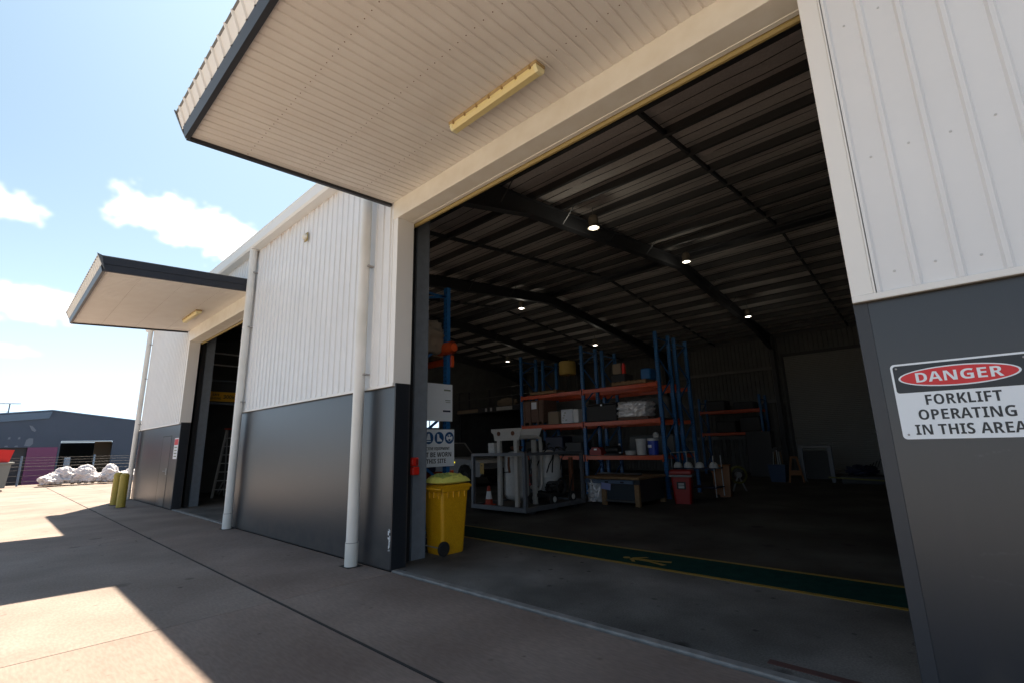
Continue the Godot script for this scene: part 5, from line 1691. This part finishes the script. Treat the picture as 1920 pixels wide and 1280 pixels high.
	for x in [-1.5, 1.5]:
		for z in [0.66, -0.88]:
			b = MB.new()
			b.lathe([Vector2(0.2, 0.0), Vector2(0.33, 0.0), Vector2(0.37, 0.04), Vector2(0.37, 0.18), Vector2(0.33, 0.22), Vector2(0.2, 0.22)], 24, Transform3D(Basis(Vector3.RIGHT, Vector3.BACK, Vector3.DOWN), Vector3(x, 0.37, z)))
			var ty := part("wheel", b, M.rubber, u)
			b = MB.new()
			b.lathe([Vector2(0, 0.04), Vector2(0.21, 0.05), Vector2(0.21, 0.18), Vector2(0, 0.19)], 18, Transform3D(Basis(Vector3.RIGHT, Vector3.BACK, Vector3.DOWN), Vector3(x, 0.37, z)))
			part("rim", b, M.frame, ty)
	part("bumper", C1(Vector3(2.40, 0.40, -0.85), Vector3(2.56, 0.68, 0.85), 0.03), M.black, u)
	part("headlight", C1(Vector3(2.28, 0.74, 0.52), Vector3(2.46, 0.90, 0.885), 0.02), M.alu, u)
	var yl := mat(0.85, 0.80, 0.08, 0.4)
	yl.emission_enabled = true
	yl.emission = Color(1.0, 0.92, 0.15)
	yl.emission_energy_multiplier = 0.35
	part("side_marker", C1(Vector3(0.62, 0.90, 0.881), Vector3(0.90, 0.955, 0.892), 0.004), yl, u)
	# ---- mezzanine with its handrail at the far end
	var mz := thing("mezzanine", "dim mezzanine floor with pale edge panels and a pipe handrail, far left inside", "mezzanine", Vector3.ZERO)
	part("floor_deck", C1(Vector3(-22.1, 3.52, -25.4), Vector3(-15.9, 3.66, -19.04), 0.005), M.frame, mz)
	part("edge_beam", C1(Vector3(-22.1, 3.42, -19.03), Vector3(-15.9, 3.70, -18.93), 0.005), M.frame, mz)
	for q in [[-22.0, -20.2, M.carton], [-19.6, -19.45, M.car], [-19.2, -19.05, M.car], [-18.7, -17.5, M.tank], [-17.15, -17.05, M.frame], [-16.7, -16.6, M.galv]]:
		part("edge_panel", C1(Vector3(q[0], 3.47, -18.928), Vector3(q[1], 3.66, -18.915), 0.002), q[2], mz)
	for x in [-21.9, -21.0, -19.3, -17.5, -16.0]:
		part("rail_post", C1(Vector3(x - 0.03, 3.70, -19.01), Vector3(x + 0.03, 4.72, -18.95), 0.004), M.frame, mz)
	for y in [4.24, 4.70]:
		var hb := MB.new()
		hb.tube([Vector3(-22.1, y, -18.94), Vector3(-15.95, y, -18.94)], 0.024, 8)
		part("handrail", hb, M.galv, mz)
	for x in [-16.1, -21.8]:
		part("deck_column", C1(Vector3(x - 0.06, 0.012, -19.06), Vector3(x + 0.06, 3.42, -18.94), 0.004), M.frame, mz)
	solo("tied_bundle", lump(Vector3(0.7, 0.25, 0.3), 41, 0.4, 0.03), M.carton, "pale bundle lying on the mezzanine edge behind the handrail", "bundle", "", Vector3(-18.3, 3.70, -19.4))

func deep_things() -> void:
	# ---- clutter in front of the back roller door
	var df := thing("door_frame_unit", "pale empty door frame leaning upright by the back roller door", "frame", Vector3(-3.98, 0.012, -20.5))
	part("frame_post", C1(Vector3(-0.53, 0, -0.05), Vector3(-0.40, 1.2, 0.05), 0.004), M.cage, df)
	part("frame_post", C1(Vector3(0.38, 0, -0.05), Vector3(0.51, 1.2, 0.05), 0.004), M.cage, df)
	part("frame_head", C1(Vector3(-0.53, 1.201, -0.05), Vector3(0.51, 1.28, 0.05), 0.004), M.galv, df)
	part("back_sheet", C1(Vector3(-0.4, 0.1, -0.09), Vector3(0.38, 1.1, -0.06), 0.004), M.black, df)
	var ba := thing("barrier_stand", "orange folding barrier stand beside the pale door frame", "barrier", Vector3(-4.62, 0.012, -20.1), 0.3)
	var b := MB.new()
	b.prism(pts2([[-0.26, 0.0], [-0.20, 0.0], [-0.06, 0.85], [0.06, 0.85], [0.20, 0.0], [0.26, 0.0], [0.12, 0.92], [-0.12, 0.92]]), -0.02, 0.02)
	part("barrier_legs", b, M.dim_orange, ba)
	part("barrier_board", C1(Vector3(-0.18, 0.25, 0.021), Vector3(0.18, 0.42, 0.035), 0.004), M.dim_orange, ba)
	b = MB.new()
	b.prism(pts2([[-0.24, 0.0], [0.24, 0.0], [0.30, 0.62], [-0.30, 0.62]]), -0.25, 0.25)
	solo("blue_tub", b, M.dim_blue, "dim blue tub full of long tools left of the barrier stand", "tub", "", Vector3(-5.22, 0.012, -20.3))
	var lt := ["pale long handle standing at the left of the blue tub", "second long handle from the left in the blue tub", "third long handle in the blue tub", "fourth long handle in the blue tub", "rightmost long handle in the blue tub"]
	for i in 5:
		var h := thing("long_tool", lt[i], "tool", Vector3(-5.42 + 0.1 * i, 0.1, -20.28 - 0.03 * i), 0.0, "long tools in the blue tub")
		h.rotation.z = -0.10 + 0.05 * i
		b = MB.new()
		b.tube([Vector3(0, 0, 0), Vector3(0, 1.0 + 0.06 * (i % 3), 0)], 0.018, 6)
		part("handle", b, [M.alu, M.wood, M.car][i % 3], h)
		part("tool_head", C1(Vector3(-0.09, 1.0 + 0.06 * (i % 3), -0.015), Vector3(0.09, 1.06 + 0.06 * (i % 3), 0.015), 0.006), M.frame, h)
	solo("grey_locker", C1(Vector3(-0.5, 0, -0.3), Vector3(0.5, 1.9, 0.3), 0.01), M.frame, "tall grey locker against the back wall left of the roller door", "locker", "", Vector3(-6.45, 0.012, -22.9))
	var sc := thing("timber_stack", "low dark stack of sheets with a yellow bar in front of the roller door", "stack", Vector3(-2.75, 0.012, -20.6), 0.2)
	part("dark_sheet", C1(Vector3(-0.6, 0, -0.5), Vector3(0.6, 0.26, 0.5), 0.02), M.frame, sc)
	part("dark_top", lump(Vector3(0.45, 0.18, 0.35), 51, 0.5, 0.03), M.navy, sc).position = Vector3(0.05, 0.262, 0)
	b = MB.new()
	b.bar(Vector3(-0.95, 0.22, 0.53), Vector3(0.75, 0.12, 0.55), 0.05, 0.05)
	part("yellow_bar", b, M.dim_yellow, sc)
	b = MB.new()
	for i in 4:
		b.tube([Vector3(0.1 + 0.1 * i, 0.3, 0.1), Vector3(0.35 + 0.1 * i, 0.62 + 0.06 * i, -0.2)], 0.016, 6)
	part("bent_rod", b, M.frame, sc)
	# ---- what shows through the far doorway
	var gr := thing("steel_rack", "grey steel beam rack with a yellow load notice inside the far doorway", "rack", Vector3.ZERO)
	for z in [-4.70, -9.2]:
		part("rack_post", C1(Vector3(-18.92, 0.012, z - 0.06), Vector3(-18.80, 5.8, z + 0.06), 0.004), M.steel, gr)
	for q in [[4.96, 0.045, M.tank], [4.55, 0.045, M.tank], [4.00, 0.05, M.steel]]:
		part("cross_beam", C1(Vector3(-18.88, q[0], -9.14), Vector3(-18.82, q[0] + q[1], -4.76), 0.004), q[2], gr)
	part("main_beam", C1(Vector3(-18.90, 3.26, -9.14), Vector3(-18.82, 3.97, -4.76), 0.006), M.frame, gr)
	part("beam_flange", C1(Vector3(-18.94, 3.19, -9.14), Vector3(-18.78, 3.255, -4.76), 0.004), M.steel, gr)
	var ln := thing("load_notice", "yellow load notice with black print on the far doorway's steel beam", "sign", Vector3(-18.815, 3.465, -5.70), PI / 2)
	part("notice_plate", B1(Vector3(-0.80, -0.165, 0), Vector3(0.80, 0.165, 0.004)), mat(0.90, 0.46, 0.01, 0.5), ln)
	lettering("SAFE", 0.07, ln, Vector3(-0.56, 0.060, 0.005), M.sign_black, 0.20, true)
	lettering("LOADING", 0.07, ln, Vector3(-0.56, -0.065, 0.005), M.sign_black, 0.30, true)
	lettering("300kg per", 0.13, ln, Vector3(0.06, 0.0, 0.005), M.sign_black, 0.78, true)
	var la := thing("step_ladder", "white aluminium step ladder standing just inside the far doorway", "ladder", Vector3(-19.45, 0.012, -5.95), 0.9)
	for x in [-0.30, 0.30]:
		b = MB.new()
		b.bar(Vector3(x, 0, 0.35), Vector3(x * 0.55, 2.35, 0.0), 0.05, 0.10)
		part("front_rail", b, M.tank, la)
		b = MB.new()
		b.bar(Vector3(x, 0, -0.6), Vector3(x * 0.55, 2.3, -0.06), 0.04, 0.05)
		part("rear_rail", b, M.alu, la)
	for k in 7:
		var fr := 0.12 + 0.125 * k
		var wd := 0.30 - 0.135 * fr
		part("step", C1(Vector3(-wd, 2.35 * fr - 0.015, 0.35 * (1 - fr) - 0.05), Vector3(wd, 2.35 * fr + 0.015, 0.35 * (1 - fr) + 0.05), 0.004), M.tank, la)
	part("top_cap", C1(Vector3(-0.22, 2.34, -0.12), Vector3(0.22, 2.40, 0.1), 0.012), M.cone, la)
	for q in [[-20.6, 0.45], [-20.35, 0.35]]:
		b = MB.new()
		b.tube([Vector3(0, 0, 0), Vector3(0.25, q[1], -0.1)], 0.03, 8)
		solo("short_pipe", b, M.alu, "short pale pipe leaning near the ladder foot, %s one" % ("left" if q[0] < -20.5 else "right"), "pipe", "short pipes by the ladder", Vector3(q[0], 0.04, -6.0))

# ---------------------------------------------------------------- the yard
func yard_things() -> void:
	for i in 2:
		var bo := thing("bollard", ["yellow steel bollard beside the far wall, the left of two", "yellow steel bollard beside the far wall, the right of two"][i], "bollard", Vector3([-20.1, -18.95][i], 0.0, [-2.97, -2.96][i]), 0.0, "yellow bollards by the far doorway")
		var b := MB.new()
		b.lathe([Vector2(0.115, 0.0), Vector2(0.115, 0.93), Vector2(0.09, 0.985), Vector2(0.05, 1.005), Vector2(0, 1.01)], 22)
		part("bollard_tube", b, M.bollard, bo)
		b = MB.new()
		b.lathe([Vector2(0.15, 0.001), Vector2(0.15, 0.008), Vector2(0.117, 0.012)], 22)
		part("base_ring", b, M.joint, bo)
	# bulk bags on pallets along the yard edge
	var bags := [[-2.50, 0.62, 0.36, 7, "flattened white bulk bag at the left end of the row"], [-3.02, 0.66, 0.46, 13, "sagging white bulk bag second from the left"], [-3.85, 0.60, 0.50, 23, "peaked white bulk bag in the middle of the row"], [-4.42, 0.50, 0.33, 29, "low white bulk bag between the two peaked ones"], [-5.00, 0.56, 0.50, 37, "peaked white bulk bag just left of the bollards"], [-5.85, 0.55, 0.42, 43, "white bulk bag half hidden behind the downpipe"], [-6.6, 0.6, 0.45, 47, "white bulk bag at the building corner, right end of the row"]]
	for i in bags.size():
		var q: Array = bags[i]
		var g := thing("bulk_bag", q[4], "bag", Vector3(-36.2 - 0.2 * (i % 2), 0.0, q[0]), 0.7 * i, "white bulk bags along the yard edge")
		part("bag_body", lump(Vector3(q[1] * 0.98, q[2] * 0.84, q[1] * 0.78), q[3], 0.48, 0.011, 0.6 if q[2] > 0.45 else 0.05, -0.62, 44, 66), M.bulk_bag, g).position.y = 0.10
		if i % 2 == 0:
			for k in 4:
				part("pallet_board", C1(Vector3(-0.5 + 0.28 * k, 0.06, -0.45), Vector3(-0.5 + 0.28 * k + 0.12, 0.095, 0.45), 0.004), M.wood, g)
	# wire fence
	var f := thing("wire_fence", "wire fence with grey steel posts along the far yard edge", "fence", Vector3(-38.2, 0, 0))
	for z in [6.0, 2.4, -1.32, -4.38, -7.6, -10.8]:
		var b := MB.new()
		b.tube([Vector3(0, -0.45, z), Vector3(0, 1.62, z)], 0.045, 10)
		part("fence_post", b, M.nbr_light, f)
	for y in [0.25, 0.55, 0.85, 1.05, 1.22, 1.38, 1.52]:
		var b := MB.new()
		b.tube([Vector3(0.05, y, 6.0), Vector3(0.05, y - 0.01, -1.3), Vector3(0.05, y, -10.8)], 0.008 if y != 1.05 else 0.014, 5)
		part("fence_wire", b, M.galv, f)
	var sb := MB.new()
	sb.cbox(Vector3(-0.12, 0, -0.13), Vector3(0.12, 0.72, 0.13), 0.02)
	solo("grey_cabinet", sb, M.nbr_light, "small grey cabinet behind the white bags at the fence", "cabinet", "", Vector3(-38.9, 0.75, -3.25))
	solo("cabinet_post", C1(Vector3(-0.05, 0, -0.05), Vector3(0.05, 1.2, 0.05), 0.01), M.nbr_light, "post under the small grey cabinet at the fence", "post", "", Vector3(-38.9, -0.45, -3.25))
	# grey skip with red sheet over it
	var s := thing("skip_bin", "grey waste skip with a red cover at the far left of the yard", "skip", Vector3(-34.3, 0, 0.35))
	var b := MB.new()
	b.prism(pts2([[-1.30, 0.14], [1.12, 0.14], [1.20, 1.24], [-1.4, 1.24]]), -0.8, 0.8, Transform3D(Basis(Vector3(0, 0, -1), Vector3.UP, Vector3.RIGHT), Vector3.ZERO))
	part("skip_body", b, M.skip, s)
	part("skip_rim", C1(Vector3(-0.88, 1.2405, -1.30), Vector3(0.88, 1.33, 1.45), 0.02), M.skip, s)
	for z in [-0.8, 0.9]:
		part("skid", C1(Vector3(-0.6, 0.0, z - 0.07), Vector3(0.6, 0.139, z + 0.07), 0.01), M.black, s)
	b = MB.new()
	b.prism(pts2([[-1.3, 1.331], [1.10, 1.331], [1.22, 1.90], [0.4, 1.96], [-1.3, 1.90]]), -0.7, 0.7, Transform3D(Basis(Vector3(0, 0, -1), Vector3.UP, Vector3.RIGHT), Vector3.ZERO))
	part("red_cover", b, M.tarp, s)

# ---------------------------------------------------------------- lamps that are lit
func lights() -> void:
	var spots := [
		[Vector3(-5.40, 6.36, -8.73), "high bay lamp nearest the doorway, hanging from the purlins with its grey body showing"],
		[Vector3(-5.40, 7.00, -14.0), "bright high bay lamp close to the roof ridge in the nearer bay"],
		[Vector3(-5.40, 6.28, -19.7), "small yellowish high bay lamp toward the back of the nearer bay"],
		[Vector3(-12.3, 6.98, -14.0), "bright high bay lamp in the second bay right of the blue upright"],
		[Vector3(-12.5, 6.28, -19.65), "tiny violet-white high bay lamp above the rack's middle upright"],
		[Vector3(-18.5, 6.28, -19.7), "small far high bay lamp left of the main rack"],
	]
	var lens := mat(0.9, 0.9, 0.88, 0.4)
	lens.emission_enabled = true
	lens.emission = Color(1.0, 0.98, 0.92)
	lens.emission_energy_multiplier = 3.0
	for i in spots.size():
		var p: Vector3 = spots[i][0]
		var h := thing("high_bay_lamp", spots[i][1], "lamp", p, 0.0, "high bay lamps under the roof")
		var b := MB.new()
		b.lathe([Vector2(0.105, 0.0), Vector2(0.135, 0.0), Vector2(0.135, 0.03), Vector2(0.10, 0.09), Vector2(0.11, 0.10), Vector2(0.12, 0.22), Vector2(0.09, 0.29), Vector2(0.03, 0.31), Vector2(0, 0.31)], 22)
		part("lamp_housing", b, mat(0.22, 0.19, 0.14, 0.5), h)
		var top := roof_y(p.z) - p.y
		b = MB.new()
		b.tube([Vector3(0, 0.31, 0), Vector3(0, maxf(top, 0.36), 0)], 0.009, 6)
		part("hanger", b, M.galv, h)
		b = MB.new()
		b.lathe([Vector2(0.0, -0.006), Vector2(0.08, -0.004), Vector2(0.104, 0.006)], 22)
		part("lens", b, lens, h)
		var o := OmniLight3D.new()
		o.name = "lamp_light"
		o.light_energy = [0.05, 0.04, 0.03, 0.04, 0.03, 0.03][i]
		o.light_color = Color(1.0, 0.97, 0.90)
		o.light_size = 0.09
		o.omni_range = 40.0
		o.omni_attenuation = 2.0
		o.shadow_enabled = true
		h.add_child(o, true)
		o.position = Vector3(0, -0.16, 0)
